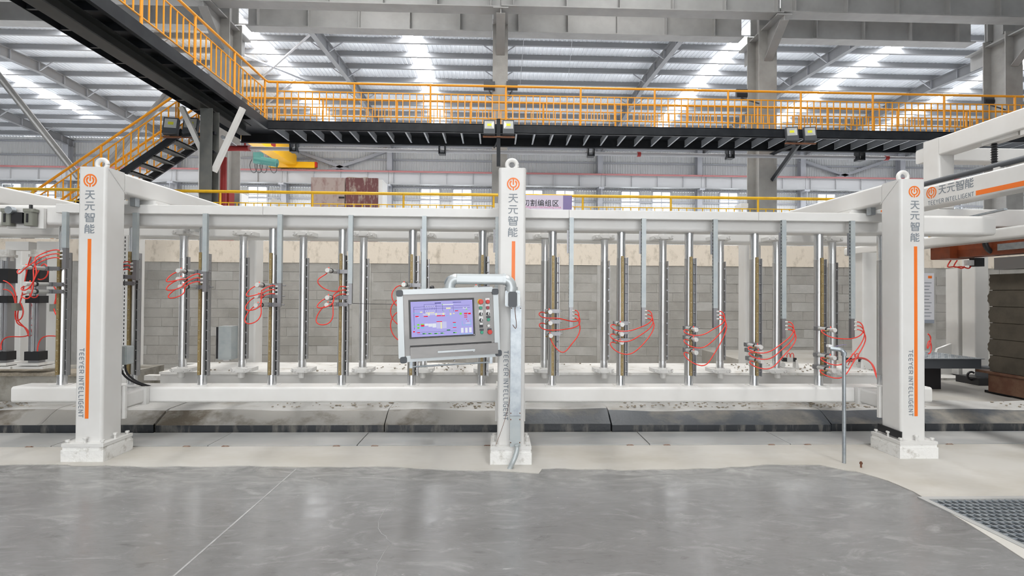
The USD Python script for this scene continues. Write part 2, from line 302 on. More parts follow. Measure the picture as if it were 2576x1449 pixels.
# --- block wall behind the machine: render strip on top, blocks below, each block its own mesh
WY, ZT, ZB = 11.2, 2.345, 1.872
wb = thing('wall_back', None, None, kind='structure')
obj('mortar_bed', MB().box(-16, 18, WY, WY+.25, -.45, ZB), m_mortar, wb)
obj('render_band', MB().box(-16, 18, WY-.03, WY+.25, ZB, ZT), m_creamwall, wb, 'cream rendered concrete band along the top of the block wall')
PIL = [(2.25, 2.68), (9.6, 10.0), (-3.15, -2.75)]
for a, b in PIL: obj('pilaster', MB().box(a, b, WY-.022, WY, -.45, ZB), m_mortar, wb, 'grey rendered pilaster in the block wall')
row = .2018; cnt = 0; rest = MB()
for r in range(11):
    z1 = ZB - r*row; off = (.3 if r % 2 else 0) + .04*math.sin(r*2.3)
    for i in range(-14, 22):
        x0 = i*.606+off; x1 = x0+.594
        for a, b in PIL:
            if a < (x0+x1)/2 < b: x0 = x1
            elif x0 < b < x1: x0 = b
            elif x0 < a < x1: x1 = a
        if x1-x0 < .08: continue
        d = .006+.006*rng.rand(); mb = MB().box(x0, x1, WY-d, WY, z1-row+.008, z1)
        if -8.4 < x0 and x1 < 8.2 and cnt < 296:
            cnt += 1; obj('block', mb, BL[rng.choice(4, p=[.4, .25, .25, .1])], wb)
        else: rest.box(x0, x1, WY-d, WY, z1-row+.008, z1)
obj('more_blocks', rest, BL[0], wb, kind='stuff')
# raised platform behind the wall
obj('floor_platform', MB().box(-46, 46, WY+.22, 39.6, 2.1, 2.37), m_platform, None, kind='structure')

# --- far wall of ribbed sheet with windows
FY, EAVE, RIDGE = 39.4, 12.95, 13.55
wc = [c+s for c in (-35.5, -27.6, -19.62, -11.75, -3.93, 4.1, 11.75, 19.6, 27.5, 35.4) for s in (-1.24, 1.24)]
WW, WZ0, WZ1 = 1.46, 5.4, 9.36
def ribbed(x0, x1, z0, z1, y, pitch=.2, d=.035):
    xs, ds = [], []
    for x in frange(x0, x1, pitch):
        for u, q in ((0, 0), (.45, 0), (.6, d), (.85, d)): xs.append(min(x+u*pitch, x1)); ds.append(q)
    xs.append(x1); ds.append(0); n = len(xs)
    v = np.array([[x, y-q, z] for z in (z0, z1) for x, q in zip(xs, ds)]); i = np.arange(n-1)
    return v, np.stack([i, i+1, n+i+1, n+i], 1)
wf = thing('wall_far', None, None, kind='structure')
sh = MB().add(*ribbed(-46, 46, WZ1, EAVE, FY)).add(*ribbed(-46, 46, 2.3, WZ0, FY)); xs = [-46]
for c in wc: xs += [c-WW/2, c+WW/2]
xs.append(46)
for a, b in zip(xs[::2], xs[1::2]): sh.add(*ribbed(a, b, WZ0, WZ1, FY))
obj('ribbed_sheet', sh, m_wallsheet, wf)
for z in (11.55, 12.6, 9.42, 8.5, 6.9): obj('wall_rail', MB().box(-46, 46, FY-.12, FY-.04, z-.06, z+.06), m_structb, wf)
for a, b in (((-13.9, 12.3), (-10.0, 10.4)), ((-13.9, 10.4), (-10.0, 12.3)), ((-8., 12.5), (-16, 10.4))):
    pass
X0 = at(757, 384, Y=39.1); X1 = at(888, 432, Y=39.1); X2 = at(968, 382, Y=39.1); X3 = at(808, 436, Y=39.1)
for p, q in ((X0, X1), (X2, X3)): obj('wall_brace', MB().bar(p, q, .22, .22), m_structb, wf)
p, q = at(2010, 402, Y=39.1), at(2150, 450, Y=39.1); obj('wall_brace', MB().bar(p, q, .22, .22), m_structb, wf)
p, q = at(2240, 402, Y=39.1), at(2090, 452, Y=39.1); obj('wall_brace', MB().bar(p, q, .22, .22), m_structb, wf)
for k, c in enumerate(wc):
    w = thing(f'window_{k+1}', None, None, kind='structure')
    fr = MB(); x0, x1 = c-WW/2, c+WW/2
    fr.box(x0-.05, x0+.05, FY-.1, FY+.02, WZ0, WZ1).box(x1-.05, x1+.05, FY-.1, FY+.02, WZ0, WZ1).box(x0, x1, FY-.1, FY+.02, WZ1-.05, WZ1+.04).box(x0, x1, FY-.1, FY+.02, WZ0-.05, WZ0+.05).box(c-.035, c+.035, FY-.08, FY, WZ0, WZ1)
    zz = list(np.linspace(WZ1-.05, WZ0+.05, 8))
    for z in zz[1:-1]: fr.box(x0, x1, FY-.075, FY, z-.035, z+.035)
    obj('frame', fr, m_frame, w)
    for z1, z0 in zip(zz[:-1], zz[1:]):
        for a, b in ((x0+.05, c-.035), (c+.035, x1-.05)): obj('pane', MB().box(a, b, FY-.03, FY-.022, z0+.035, z1-.035), m_sky_glass, w)

# --- roof: ribbed sheets, translucent daylight strips, purlins, rafters
def zr(y):
    if y > 15.4: return RIDGE-(RIDGE-EAVE)*abs(y-27.4)/12
    return RIDGE-(RIDGE-EAVE)*abs(y-3.4)/12
ce = thing('ceiling', None, None, kind='structure')
far_strips = [-35.5, -27.7, -19.7, -11.72, -4.05, 11.6, 19.3, 27.3, 35.2]
near_strips = [-3.9, 3.9]
SW = .92
def roof(strips, sw, ys):
    m = MB(); cuts = [-46]
    for c in strips: cuts += [c-sw/2, c+sw/2]
    cuts.append(46)
    for a, b in zip(cuts[::2], cuts[1::2]):
        xs, ds = [], []
        for x in frange(a, b, .225):
            for u, q in ((0, 0), (.5, 0), (.6, .026), (.9, .026)): xs.append(min(x+u*.225, b)); ds.append(q)
        xs.append(b); ds.append(0); n = len(xs)
        for y0, y1 in zip(ys[:-1], ys[1:]):
            v = np.array([[x, y, zr(y)+q] for y in (y0, y1) for x, q in zip(xs, ds)]); i = np.arange(n-1)
            m.add(v, np.stack([i, i+1, n+i+1, n+i], 1))
    return m
def roof_end(strips, sw):
    m = MB()
    for c in strips:
        n = 8; xs = np.linspace(c-sw/2, c+sw/2, n+1); q = np.array([.04*(i % 2) for i in range(n+1)]); v = np.array([[x, y, zr(y)+d] for y in (34.8, 39.5) for x, d in zip(xs, q)]); i = np.arange(n); m.add(v, np.stack([i, i+1, n+2+i, n+1+i], 1))
    return m
obj('ribbed_sheet', roof_end(far_strips, SW), m_roof, ce)
obj('ribbed_sheet', roof(far_strips, SW, [15.4001, 27.4, 39.5]), m_roof, ce)
obj('ribbed_sheet', roof(near_strips, 1.0, [-9.2, 3.4, 15.4]), m_roof, ce)
for c in far_strips:
    for y0, y1 in ((15.41, 27.4), (27.4, 34.8)):
        obj('skylight_strip', MB().add([[c-SW/2, y0, zr(y0)], [c+SW/2, y0, zr(y0)], [c+SW/2, y1, zr(y1)], [c-SW/2, y1, zr(y1)]], [[0, 3, 2, 1]]), m_skylight, ce)
for c in near_strips:
    for y0, y1 in ((-9, 3.4), (3.4, 15.4)):
        obj('skylight_strip', MB().add([[c-.5, y0, zr(y0)], [c+.5, y0, zr(y0)], [c+.5, y1, zr(y1)], [c-.5, y1, zr(y1)]], [[0, 3, 2, 1]]), m_skynear, ce)
for y in list(frange(16.2, 39.3, 1.57)) + list(frange(-8, 15.2, 3.1)):
    z = zr(y)-.02
    obj('purlin', MB().box(-46, 46, y-.035, y+.035, z-.24, z).box(-46, 46, y+.035, y+.09, z-.24, z-.215), m_purlin, ce)
for x in (-40.2, -32.2, -24.2, -16.15, -8.1, .08, 8.15, 16.2, 24.2, 32.2):
    ra = MB()
    for y0, y1 in ((15.6, 27.4), (27.4, 39.3)):
        for w, h, dz in ((.02, .5, -.53), (.24, .025, -.28), (.24, .025, -.79)):
            ra.bar((x, y0, zr(y0)+dz), (x, y1, zr(y1)+dz), w, h)
    obj('rafter', ra, m_purlin, ce)
    st = MB()
    for y in frange(16.2, 39.3, 1.57): st.box(x-.11, x+.11, y-.012, y+.012, zr(y)-.79, zr(y)-.28)
    obj('rafter_stiffeners', st, m_structb, ce)
    for y in frange(17.8, 39, 3.14):
        for s in (-1, 1): obj('fly_brace', MB().bar((x+s*.1, y, zr(y)-.72), (x+s*.85, y, zr(y)-.2), .05, .05), m_structb, ce)
for (a, b), (c, d) in (((797, 72), (655, 198)), ((600, 132), (790, 212)), ((625, 300), (745, 200))):
    p, q = at(a, b, Z=12.9), at(c, d, Z=12.9); obj('roof_brace', MB().tube([p, q], .055, 8), m_structb, ce)
for px, y0, y1 in ((1318, 90, 215), (1440, 95, 190)):
    p, q = at(px, y0, Z=12.95), at(px-10, y1, Z=12.95); obj('sag_rod', MB().tube([p, q], .012, 5), m_structb, ce)

# --- crane girders on the column lines
def girder(name, loc, Lg, h, fw_, label, group, material, railmat=None, pitch=1.55, seed=None):
    t = thing(name, label, 'beam', loc, group)
    obj('web', MB().box(-Lg/2, Lg/2, -.012, .012, .03, h-.03), material, t)
    obj('bottom_flange', MB().box(-Lg/2, Lg/2, -fw_/2, fw_/2, 0, .03), material, t)
    obj('top_flange', MB().box(-Lg/2, Lg/2, -fw_/2, fw_/2, h-.03, h), material, t)
    for x in frange(-Lg/2+.35, Lg/2, pitch): obj('stiffener', MB().box(x-.012, x+.012, -fw_/2+.03, fw_/2-.03, .03, h-.03), material, t)
    if railmat: obj('rail', MB().box(-Lg/2, Lg/2, -.05, .05, h, h+.13).box(-Lg/2, Lg/2, -fw_/2-.04, -fw_/2+.02, h-.04, h+.06), railmat, t)
    return t
CX_ = [-24.9, -16.6, -8.32, .08, 8.37, 16.25, 24.5, 32.5]
bn = ['two bays left of the picture', 'far left bay', 'left bay', 'bay left of the centre column', 'bay right of the centre column', 'right bay', 'far right bay']
zn = [9.50, 9.50, 9.47, 9.50, 9.53, 9.50, 9.48]
for k in range(7):
    a, b = CX_[k], CX_[k+1]
    if k in (0, 6): continue
    girder('crane_girder', ((a+b)/2, 14.62, zn[k]), b-a-.03, 1.0, .42, f'grey crane runway girder nearest the camera, {bn[k]}', 'near crane girders', m_struct)
for k in range(1, 6):
    a, b = CX_[k], CX_[k+1]
    girder('crane_girder', ((a+b)/2, 16.5, 9.74), b-a-.5, 1.0, .40, f'grey crane runway girder behind the column line, {bn[k]}', 'rear crane girders', m_struct, pitch=1.62)
g0 = None
fx = [-40.3, -32.3, -24.3, -16.15, -8.2, 0., 8., 15.8, 24., 32., 40.]
for k in range(10):
    l = f'pale crane girder with faded red rail on the far wall, bay {["one","two","three","four","five","six","seven","eight","nine","ten"][k]} from the left'
    girder('far_crane_girder', ((fx[k]+fx[k+1])/2, 38.45, 9.46), fx[k+1]-fx[k]-.02, .92, .36, l, 'far crane girders', m_fargirder, m_pinkrail, pitch=2.0)
# --- columns
def hcol(x, y, z0, z1, w, d, ft, material, t, axis='y'):
    obj('front_flange', MB().box(x-w/2, x+w/2, y, y+ft, z0, z1), material, t)
    obj('back_flange', MB().box(x-w/2, x+w/2, y+d-ft, y+d, z0, z1), material, t)
    obj('web', MB().box(x-.015, x+.015, y+ft, y+d-ft, z0, z1), material, t)
cn = {1: 'far left crane column beside the brace', 2: 'left crane column behind the walkway corner', 3: 'centre crane column behind the tall post', 4: 'right crane column behind the orange railing', 5: 'far right crane column at the picture edge'}
for k in range(1, 6):
    x = CX_[k]; t = thing('crane_column', f'grey steel {cn[k]}', 'column', (0, 0, 0), 'crane columns')
    hcol(x, 15.3, 2.37, 9.6, .46 if k == 3 else .56, .75, .03, m_colcon, t)
    obj('upper_shaft', MB().box(x-.2, x+.2, 15.45, 15.5, 9.6, 12.75).box(x-.2, x+.2, 15.95, 16., 9.6, 12.75).box(x-.012, x+.012, 15.5, 15.95, 9.6, 12.75), m_struct, t)
    obj('corbel', MB().box(x-.22, x+.22, 14.38, 16.75, 9.42, 9.46).ext([(14.4, 9.28), (15.3, 8.5), (15.3, 9.42), (14.4, 9.42)], 'x', x-.015, x+.015).box(x-.02, x+.02, 16.05, 16.75, 8.95, 9.42).bar((x, 14.40, 9.28), (x, 15.3, 8.5), .26, .025), m_struct, t)
for k, x in enumerate(fx[1:-1]):
    t = thing('wall_column', f'blue grey far wall column, number {["one","two","three","four","five","six","seven","eight","nine"][k]} from the left', 'column', (0, 0, 0), 'far wall columns')
    hcol(x, 38.7, 2.37, 12.6, .4, .5, .03, m_structb, t)
    obj('bracket', MB().box(x-.2, x+.2, 38.2, 38.7, 9.3, 9.44).box(x-.02, x+.02, 38.2, 38.7, 8.8, 9.3), m_structb, t)
# diagonal braces of the column line, left
br = thing('column_brace', 'pale diagonal steel brace at the upper left, sloping down to the right', 'brace')
p, q = at(-60, 118, Y=15.6), at(200, 448, Y=15.6); obj('angle', MB().bar(p, q, .04, .2).bar(p+(0, -.07, 0), q+(0, -.07, 0), .15, .03), m_struct, br)
br = thing('column_brace', 'taupe diagonal steel brace behind the stair, sloping down to the left', 'brace')
p, q = at(425, 232, Y=15.75), at(240, 452, Y=15.75); obj('angle', MB().bar(p, q, .04, .2).bar(p+(0, -.07, 0), q+(0, -.07, 0), .15, .03), m_struct, br)

# the ends of the hall and the gate wall behind the camera
GX = (-5.0, 5.5, 6.5)
obj('wall_front', MB().box(-46, GX[0], -9.4, -9.2, 0, 13.4).box(GX[1], 46, -9.4, -9.2, 0, 13.4).box(GX[0], GX[1], -9.4, -9.2, GX[2], 13.4), m_wallsheet, None, kind='structure')
obj('wall_left', MB().box(-46.2, -46, -9.4, 39.6, -.2, 14), m_wallsheet, None, kind='structure')
obj('wall_right', MB().box(46, 46.2, -9.4, 39.6, -.2, 14), m_wallsheet, None, kind='structure')

# ================================================================ lettering
def strokes(lines, w): return unary_union([LineString(l).buffer(w/2, cap_style=2, join_style=1, quad_segs=3) for l in lines])
HAN = {  # y up, 24 units to the square
 'tian': [[(2, 22), (22, 22)], [(.5, 14), (23.5, 14)], [(12, 22), (12, 14), (10.6, 9), (6.5, 4), (.8, 1.5)], [(12, 14), (13.6, 9), (17.5, 3.5), (20, 2), (24, 2)]],
 'yuan': [[(3, 22), (21, 22)], [(0, 14.5), (24, 14.5)], [(8.5, 14.5), (8, 8), (5, 3.5), (.5, 1.5)], [(15, 14.5), (15, 6), (17, 2.6), (19, 2), (24, 2)]],
 'zhi': [[(4, 24), (1, 19.5)], [(2.5, 21), (12, 21)], [(0, 16), (12.5, 16)], [(6.8, 21), (6.4, 16), (4, 13), (.3, 11)], [(8, 15.5), (12, 11.5)], [(15, 22), (23, 22), (23, 12.8), (15, 12.8), (15, 22.8)], [(4, 10), (21, 10), (21, 1), (4, 1), (4, 10.8)], [(4, 5.5), (21, 5.5)]],
 'neng': [[(5.5, 24), (1.5, 18.6), (11.5, 18.6)], [(8.5, 21.5), (11.5, 17.6)], [(1.4, 0), (1.4, 15), (11, 15), (11, 1), (9, 1)], [(1.4, 10.3), (11, 10.3)], [(1.4, 5.8), (11, 5.8)], [(15, 24), (15, 15.4), (21.5, 15.4), (23.5, 17.5)], [(15, 18.5), (22.5, 22.5)], [(15, 12.4), (15, 1.4), (21.5, 1.4), (23.5, 4)], [(15, 6), (22.5, 10)]]}
HANS = {k: strokes(v, 2.5) for k, v in HAN.items()}
ABC = {'T': ([[(0, 10), (7, 10)], [(3.5, 10), (3.5, 0)]], 7), 'E': ([[(6.6, 10), (2.8, 10), (.9, 8.2), (.9, 1.8), (2.8, 0), (6.6, 0)], [(.9, 5), (6.2, 5)]], 7), 'Y': ([[(0, 10), (3.7, 5), (7.4, 10)], [(3.7, 5), (3.7, 0)]], 7.4),
       'R': ([[(.9, 0), (.9, 10), (5.6, 10), (7, 8.6), (7, 5.8), (5.6, 4.4), (.9, 4.4)], [(4.4, 4.4), (7.3, 0)]], 7.4), 'I': ([[(.8, 10.6), (.8, -.6)]], 1.6), 'N': ([[(.9, -.6), (.9, 10), (6.6, 0), (6.6, 10.6)]], 7.5), 'L': ([[(.9, 10.6), (.9, 1.6), (2.4, 0), (6.4, 0)]], 6.6),
       'G': ([[(6.8, 10), (2.8, 10), (.9, 8.2), (.9, 1.8), (2.8, 0), (6.8, 0), (6.8, 4.8), (4, 4.8)]], 7.6)}
def latin(text, h):
    x, out = 0, []
    for c in text:
        if c == ' ': x += 4.2; continue
        l, w = ABC[c]; out.append(affinity.translate(strokes(l, 1.75), x, 0)); x += w+2.1
    return affinity.scale(unary_union(out), h/11, h/11, origin=(0, 0)), (x-2.1)*h/11
def logo(r):
    c = Point(0, 0); outer = c.buffer(16, 24).difference(c.buffer(12.6, 24)).difference(sbox(-4.6, -17, 4.6, -8))
    inner = c.buffer(9.6, 20).difference(c.buffer(6.4, 20)).difference(sbox(-4., 1, 4., 11))
    g = unary_union([outer, inner, sbox(-1.6, -1.6, 1.6, 14), sbox(-1.7, -16, 1.7, -7.5), LineString([(-9, 1), (-7.6, 5.2), (-5, 8)]).buffer(1.5, cap_style=2), LineString([(9, 1), (7.6, 5.2), (5, 8)]).buffer(1.5, cap_style=2)])
    return affinity.scale(g, r/16, r/16, origin=(0, 0))

# ================================================================ the white portal posts
def xw(px0, py0, px1, py1, Y): return (at(px0, py0, Y=Y)[0]+at(px1, py1, Y=Y)[0])/2
def eye_bolt(t, x, y, z):
    th = np.linspace(0, 2*math.pi, 26); P = np.stack([x+.037*np.cos(th), np.full(26, y), z+.045+.037*np.sin(th)], 1)
    obj('lifting_eye', MB().tube(P, .0155, 12, cap=False).cyl((x, y, z-.002), (x, y, z+.012), .024), m_white, t, smooth=60)
def portal(label, xc, yf, ztop, marks, hollow=False):
    t = thing('portal_post', label, 'post', (0, 0, 0), 'white portal posts')
    w = .197; d = .2; yc = yf+d/2; bf = yf-.05
    obj('shaft', MB().ext(rr(w, d, .022, 4, xc, yc), 'z', .132, ztop), m_white, t, smooth=30)
    obj('arm', MB().ext([(xc+a, b) for a, b in rr(w, .157, .022, 4, 0, ztop-.0795)], 'y', yf+.19, 6.15), m_white, t, smooth=30)
    obj('rear_leg', MB().ext(rr(w, .2, .022, 4, xc-.02, 6.2), 'z', -.45, ztop-.14), m_white, t, smooth=30)
    for s in (-1, 1): obj('weld_seam', MB().tube([(xc+s*(w/2+.0005), yf+.025, ztop-.01), (xc+s*(w/2+.0005), yf+.2, ztop-.16)], .0035, 6), m_white, t)
    b = .148
    obj('plinth', MB().box(xc-b, xc+b, bf, bf+.296, -.002, .088), m_plinth, t)
    obj('grout_layer', MB().box(xc-b+.006, xc+b-.006, bf+.006, bf+.29, .088, .110), m_plinth, t)
    obj('base_plate', MB().box(xc-b+.002, xc+b-.002, bf+.002, bf+.294, .110, .132), m_white, t)
    for bx in (-1, 0, 1):
        for by in (-1, 0, 1):
            if bx == 0 == by: continue
            h = .030 if 0 in (bx, by) else .012
            obj('anchor_bolt', MB().cyl((xc+bx*.122, bf+.148+by*.122, .132), (xc+bx*.122, bf+.148+by*.122, .132+h), .008, 10).cyl((xc+bx*.122, bf+.148+by*.122, .130+h), (xc+bx*.122, bf+.148+by*.122, .142+h), .0145, 6), m_white, t)
    obj('lower_arm', MB().ext([(xc+a, c) for a, c in rr(.18, .125, .02, 4, 0, .377)], 'y', yf+.19, 4.235), m_white, t, smooth=30)
    obj('lower_flange', MB().box(xc-.115, xc+.115, yf+.2, yf+.222, .25, .5), m_white, t); obj('lower_flange', MB().box(xc-.112, xc+.112, 4.19, 4.225, .305, .447), m_white, t)
    obj('hanger_plate', MB().box(xc-.15, xc+.15, 4.235, 4.46, 1.926, 1.945).box(xc-.13, xc+.13, 4.24, 4.42, 1.945, ztop-.155), m_white, t)
    obj('strut_bracket', MB().box(xc+(.02 if xc < 1 else -.06), xc+(.06 if xc < 1 else -.02), 4.105, 4.155, 1.90, ztop-.158), m_galv, t)
    eye_bolt(t, *marks['eye'], ztop)
    T = lambda x, z: (lambda v: np.stack([x+v[:, 0], yf-.0004-v[:, 2], z+v[:, 1]], 1))
    lx, ly = marks['logo']; p = at(lx, ly, Y=yf); obj('emblem', MB().poly(logo(marks['lr']), T(p[0], p[2]), .0008), m_orange, t, 'orange circular emblem')
    q = MB()
    for (cx, cy), k in zip(marks['han'], ('tian', 'yuan', 'zhi', 'neng')):
        p = at(cx, cy, Y=yf); q.poly(affinity.translate(affinity.scale(HANS[k], .0705/24, .0665/24, origin=(0, 0)), -.0352, -.0333), T(p[0], p[2]), .0008)
    obj('characters', q, m_letter, t, 'grey Chinese characters, one below the other')
    (sx0, sy0, sx1, sy1) = marks['stripe']; a_, b_ = at(sx0, sy0, Y=yf), at(sx1, sy1, Y=yf); xm = (a_[0]+b_[0])/2
    obj('stripe', MB().box(xm-.0125, xm+.0125, yf-.0012, yf+.002, b_[2], a_[2]), m_orange, t, 'long orange stripe')
    (tx, ty0, ty1) = marks['text']; a_, b_ = at(tx, ty0, Y=yf), at(tx, ty1, Y=yf); sh_, wd = latin('TEEYER INTELLIGENT', .034); k = (a_[2]-b_[2])/wd
    sh_ = affinity.scale(sh_, k, 1, origin=(0, 0))
    obj('lettering', MB().poly(sh_, lambda v: np.stack([a_[0]-.017+v[:, 1], yf-.0004-v[:, 2], a_[2]-v[:, 0]], 1), .0008), m_letter, t, 'grey Latin lettering turned to read downwards')
    return t
YL, YC = 3.75, 3.655
xl = xw(198, 420, 184.5, 1105, YL)+.0985; xc_ = (at(1288.5, 600, Y=YC)[0]+at(1285.5, 1000, Y=YC)[0])/2; xr = xw(2327.5, 445, 2331, 1100, YL)-.0985
ml = dict(eye=(at(258, 405, Y=YL+.12)[0], YL+.12), logo=(227, 454), lr=.0475, han=[(226.5, 490), (226, 518), (225.7, 547), (225.3, 575.5)], stripe=(224, 601, 219.5, 1053), text=(206.5, 876, 1050))
mc = dict(eye=(at(1288, 410, Y=YC+.1)[0], YC+.1), logo=(1291.3, 463), lr=.0465, han=[(1291, 498.5), (1290.7, 527), (1290.3, 555.5), (1290, 584)], stripe=(1291, 607, 1290, 1020), text=(1273.5, 882, 1057))
mr = dict(eye=(at(2271, 432, Y=YL+.12)[0], YL+.12), logo=(2300, 482.3), lr=.0445, han=[(2301.5, 515.5), (2301.5, 542), (2301.7, 570), (2301.7, 597)], stripe=(2303, 620, 2304.5, 1047), text=(2291.5, 880, 1047))
portal('left white steel portal post with orange stripe, in front of the stair', xl, YL, 2.125, ml)
portal('centre white steel portal post that carries the control panel', xc_, YC, 2.137, mc)
portal('right white steel portal post with orange stripe, beside the floor standpipe', xr, YL, 2.118, mr)
obj('rubber_pad', MB().bar((xr-.112, YL-.02, .17), (xr-.112, YL+.21, .175), .012, .055), m_black, None, 'black rubber strip leaning on the foot of the right white post', 'strip')
# the next portal, whose arm enters the picture at the left
t = thing('portal_post', 'white steel portal whose arm enters at the left picture edge', 'post', (0, 0, 0), 'white portal posts')
xx = at(0, 484, Y=4.48)[0]-.1
obj('arm', MB().ext([(xx+a, b) for a, b in rr(.2, .157, .022, 4, 0, 2.045)], 'y', 3.75, 6.3), m_white, t, smooth=30)
obj('shaft', MB().ext(rr(.2, .2, .022, 4, xx, 3.85), 'z', 0, 2.122), m_white, t, smooth=30)
obj('rear_leg', MB().ext(rr(.2, .2, .022, 4, xx, 6.2), 'z', -.45, 2.0), m_white, t, smooth=30)

# ================================================================ frame beams of the cutting machine
B0, B1 = at(28, 985, Y=4.23)[0], at(2345, 985, Y=4.23)[0]
fb = thing('lower_front_beam', 'long white lower front beam that the chrome columns stand on', 'beam')
obj('left_length', MB().ext([(4.33+a, b) for a, b in rr(.2, .13, .022, 4, 0, .375)], 'x', B0, xc_-.10), m_white, fb, smooth=30)
obj('right_length', MB().ext([(4.33+a, b) for a, b in rr(.2, .13, .022, 4, 0, .375)], 'x', xc_+.06, B1), m_white, fb, smooth=30)
for s in (-.105, .045): obj('joint_plate', MB().box(xc_+s, xc_+s+.022, 4.215, 4.45, .292, .452), m_white, fb)
ub = thing('upper_front_beam', 'long white upper front beam above the chrome columns', 'beam')
U1 = at(2505, 575, Y=4.23)[0]
obj('tube', MB().ext([(4.33+a, b) for a, b in rr(.2, .165, .028, 5, 0, 1.84)], 'x', -5.2, U1), m_white, ub, smooth=30)
tr = thing('cable_trunking', 'white cable trunking along the front of the upper beam', 'trunking')
x0, x1 = at(139, 538, Y=4.16)[0], at(2226, 548, Y=4.16)[0]
sx = [x0, -1.9, .6, 2.2, x1]
for a, b in zip(sx[:-1], sx[1:]): obj('cover', MB().ext([(4.195+p_, q_) for p_, q_ in rr(.064, .072, .004, 2, 0, 1.886)], 'x', a+.0012, b-.0012), m_white, tr)
rb = thing('upper_rear_beam', 'white upper rear beam holding the tops of the back row of columns', 'beam')
obj('tube', MB().ext([(5.26+a, b) for a, b in rr(.24, .20, .025, 4, 0, 1.863)], 'x', -5.4, 4.1), m_white, rb, smooth=30)
lb = thing('lower_rear_beam', 'white lower rear beam with dirt on its ledge, under the back row of columns', 'beam')
LX = at(400, 940, Y=5.15)[0]
obj('ledge', MB().box(LX, 4.05, 5.15, 5.87, .395, .42), m_whiteold, lb)
obj('web', MB().box(LX, 4.05, 5.17, 5.85, .003, .395), m_white, lb)
cr = MB()
for i in range(520):
    x = rng.uniform(LX+.05, 4.2); y = 5.2+.62*rng.rand()**1.2; s = rng.uniform(.003, .010)
    if meshkit.noise(np.array([[x*1.7, y*2, 9.7]]))[0] < .5: continue
    c = trimesh.creation.icosphere(0, s); c.apply_scale((1.5, 1.2, .8)); c.apply_translation((x, y, .428)); cr.tm(c)
obj('mud_crumbs', cr, m_mould, lb, kind='stuff')
t = thing('machine_cross_frame', 'grey and white low cross frame behind the left post', 'frame')
for y, z, m_ in ((5.3, .36, m_whiteold), (5.55, .30, m_structb), (5.9, .40, m_white)): obj('rail', MB().box(-3.6, LX+.1, y, y+.08, z-.05, z), m_, t)
t = thing('machine_upright', 'white machine upright between the last chrome columns and the right post', 'post')
a, b = at(2170, 700, Y=6.1)[0], at(2222, 700, Y=6.1)[0]
obj('shaft', MB().ext(rr(b-a, .2, .02, 3, (a+b)/2, 6.2), 'z', -.45, 1.76), m_white, t, smooth=30)

# ================================================================ chrome columns
def lathe_pipe(r, z0, z1): return MB().cyl((0, 0, z0), (0, 0, z1), r, 28)
def front_column(label, loc, group):
    t = thing('front_guide_column', label, 'column', loc, group)
    obj('pipe', lathe_pipe(.036, .44, 1.765), m_chrome, t, smooth=40)
    obj('sleeve', lathe_pipe(.0372, .53, 1.535), m_sleeve, t, smooth=40)
    obj('base_ring', MB().box(-.06, .06, -.05, .05, .438, .444), m_white, t)
    obj('brass_strip', MB().box(-.011, .011, -.056, -.040, .53, 1.55), m_brass, t, 'brass scale strip')
    s = MB()
    for z in frange(.56, 1.55, .085): s.cyl((0, -.0585, z), (0, -.055, z), .0032, 6)
    obj('scale_screws', s, m_cylgrey, t)
    obj('rack_strip', MB().box(.052, .057, -.03, .012, .52, 1.54).box(.040, .057, .008, .012, .52, 1.54), m_rack, t)
    s = MB()
    for z in frange(.56, 1.53, .0845): s.cyl((.030, -.012, z), (.060, -.012, z), .0055, 6)
    obj('spacer_bolts', s, m_rack, t)
    return t
def back_column(label, loc, group):
    t = thing('back_guide_column', label, 'column', loc, group)
    obj('pipe', lathe_pipe(.0365, .43, 1.82), m_chrome, t, smooth=40)
    obj('sleeve', lathe_pipe(.0377, .56, 1.55), m_sleeve, t, smooth=40)
    obj('rack_strip', MB().box(.046, .052, -.02, .016, .57, 1.56), m_rack, t)
    s = MB()
    for z in frange(.60, 1.54, .11): s.box(.034, .053, -.016, -.008, z, z+.014)
    obj('spacer_bolts', s, m_rack, t)
    for nm_, z in (('top_clamp', 1.795), ('bottom_clamp', .462)):
        c = obj(nm_, MB().ext([(-.10, -.02), (-.06, -.07), (.06, -.07), (.10, -.02), (.10, .12), (-.10, .12)], 'z', z-.018, z+.018).cyl((0, 0, z-.03), (0, 0, z+.05 if z > 1 else z+.03), .045, 20), m_white, t)
        for s_ in (-.045, .045, -.085, .085): obj('clamp_bolt', MB().cyl((s_, -.082 if abs(s_) < .06 else -.05, z), (s_, -.02, z), .010, 6), m_white, c)
    obj('end_cap', MB().lathe([(.0, .385), (.026, .385), (.030, .392), (.030, .446), (0, .446)], (0, -.02, 0)), m_white, t)
    return t
FXP = [160, 336, 512, 687, 861.5, 1037.5, 1213.5, 1389.6, 1562, 1732.7, 1897, 2059, 2218]
o_ = ['first', 'second', 'third', 'fourth', 'fifth', 'sixth']
FN = ['chrome front column just left of the left post'] + [f'{o_[k]} chrome front column right of the left post' for k in range(6)] + [f'{o_[k]} chrome front column right of the centre post' for k in range(6)]
FX = [PX(p, 4.33) for p in FXP]
f0 = None
for x, l in zip(FX, FN):
    l = l + ' with brass strip'
    if f0 is None: f0 = front_column(l, (x, 4.33, 0), 'front row of chrome columns')
    else: copy(f0, (x, 4.33, 0), l)
BXP = [461.8, 612, 762.5, 914, 1066.4, 1218, 1370, 1520, 1667, 1811, 1953, 2093]
BN = [f'{o_[k]} back row chrome column right of the left post' for k in range(6)] + [f'{o_[k]} back row chrome column right of the centre post' for k in range(6)]
b0 = None
for p, l in zip(BXP, BN):
    l = l + ', clamped at both ends'
    if b0 is None: b0 = back_column(l, (PX(p, 5.03), 5.03, 0), 'back row of chrome columns')
    else: copy(b0, (PX(p, 5.03), 5.03, 0), l)
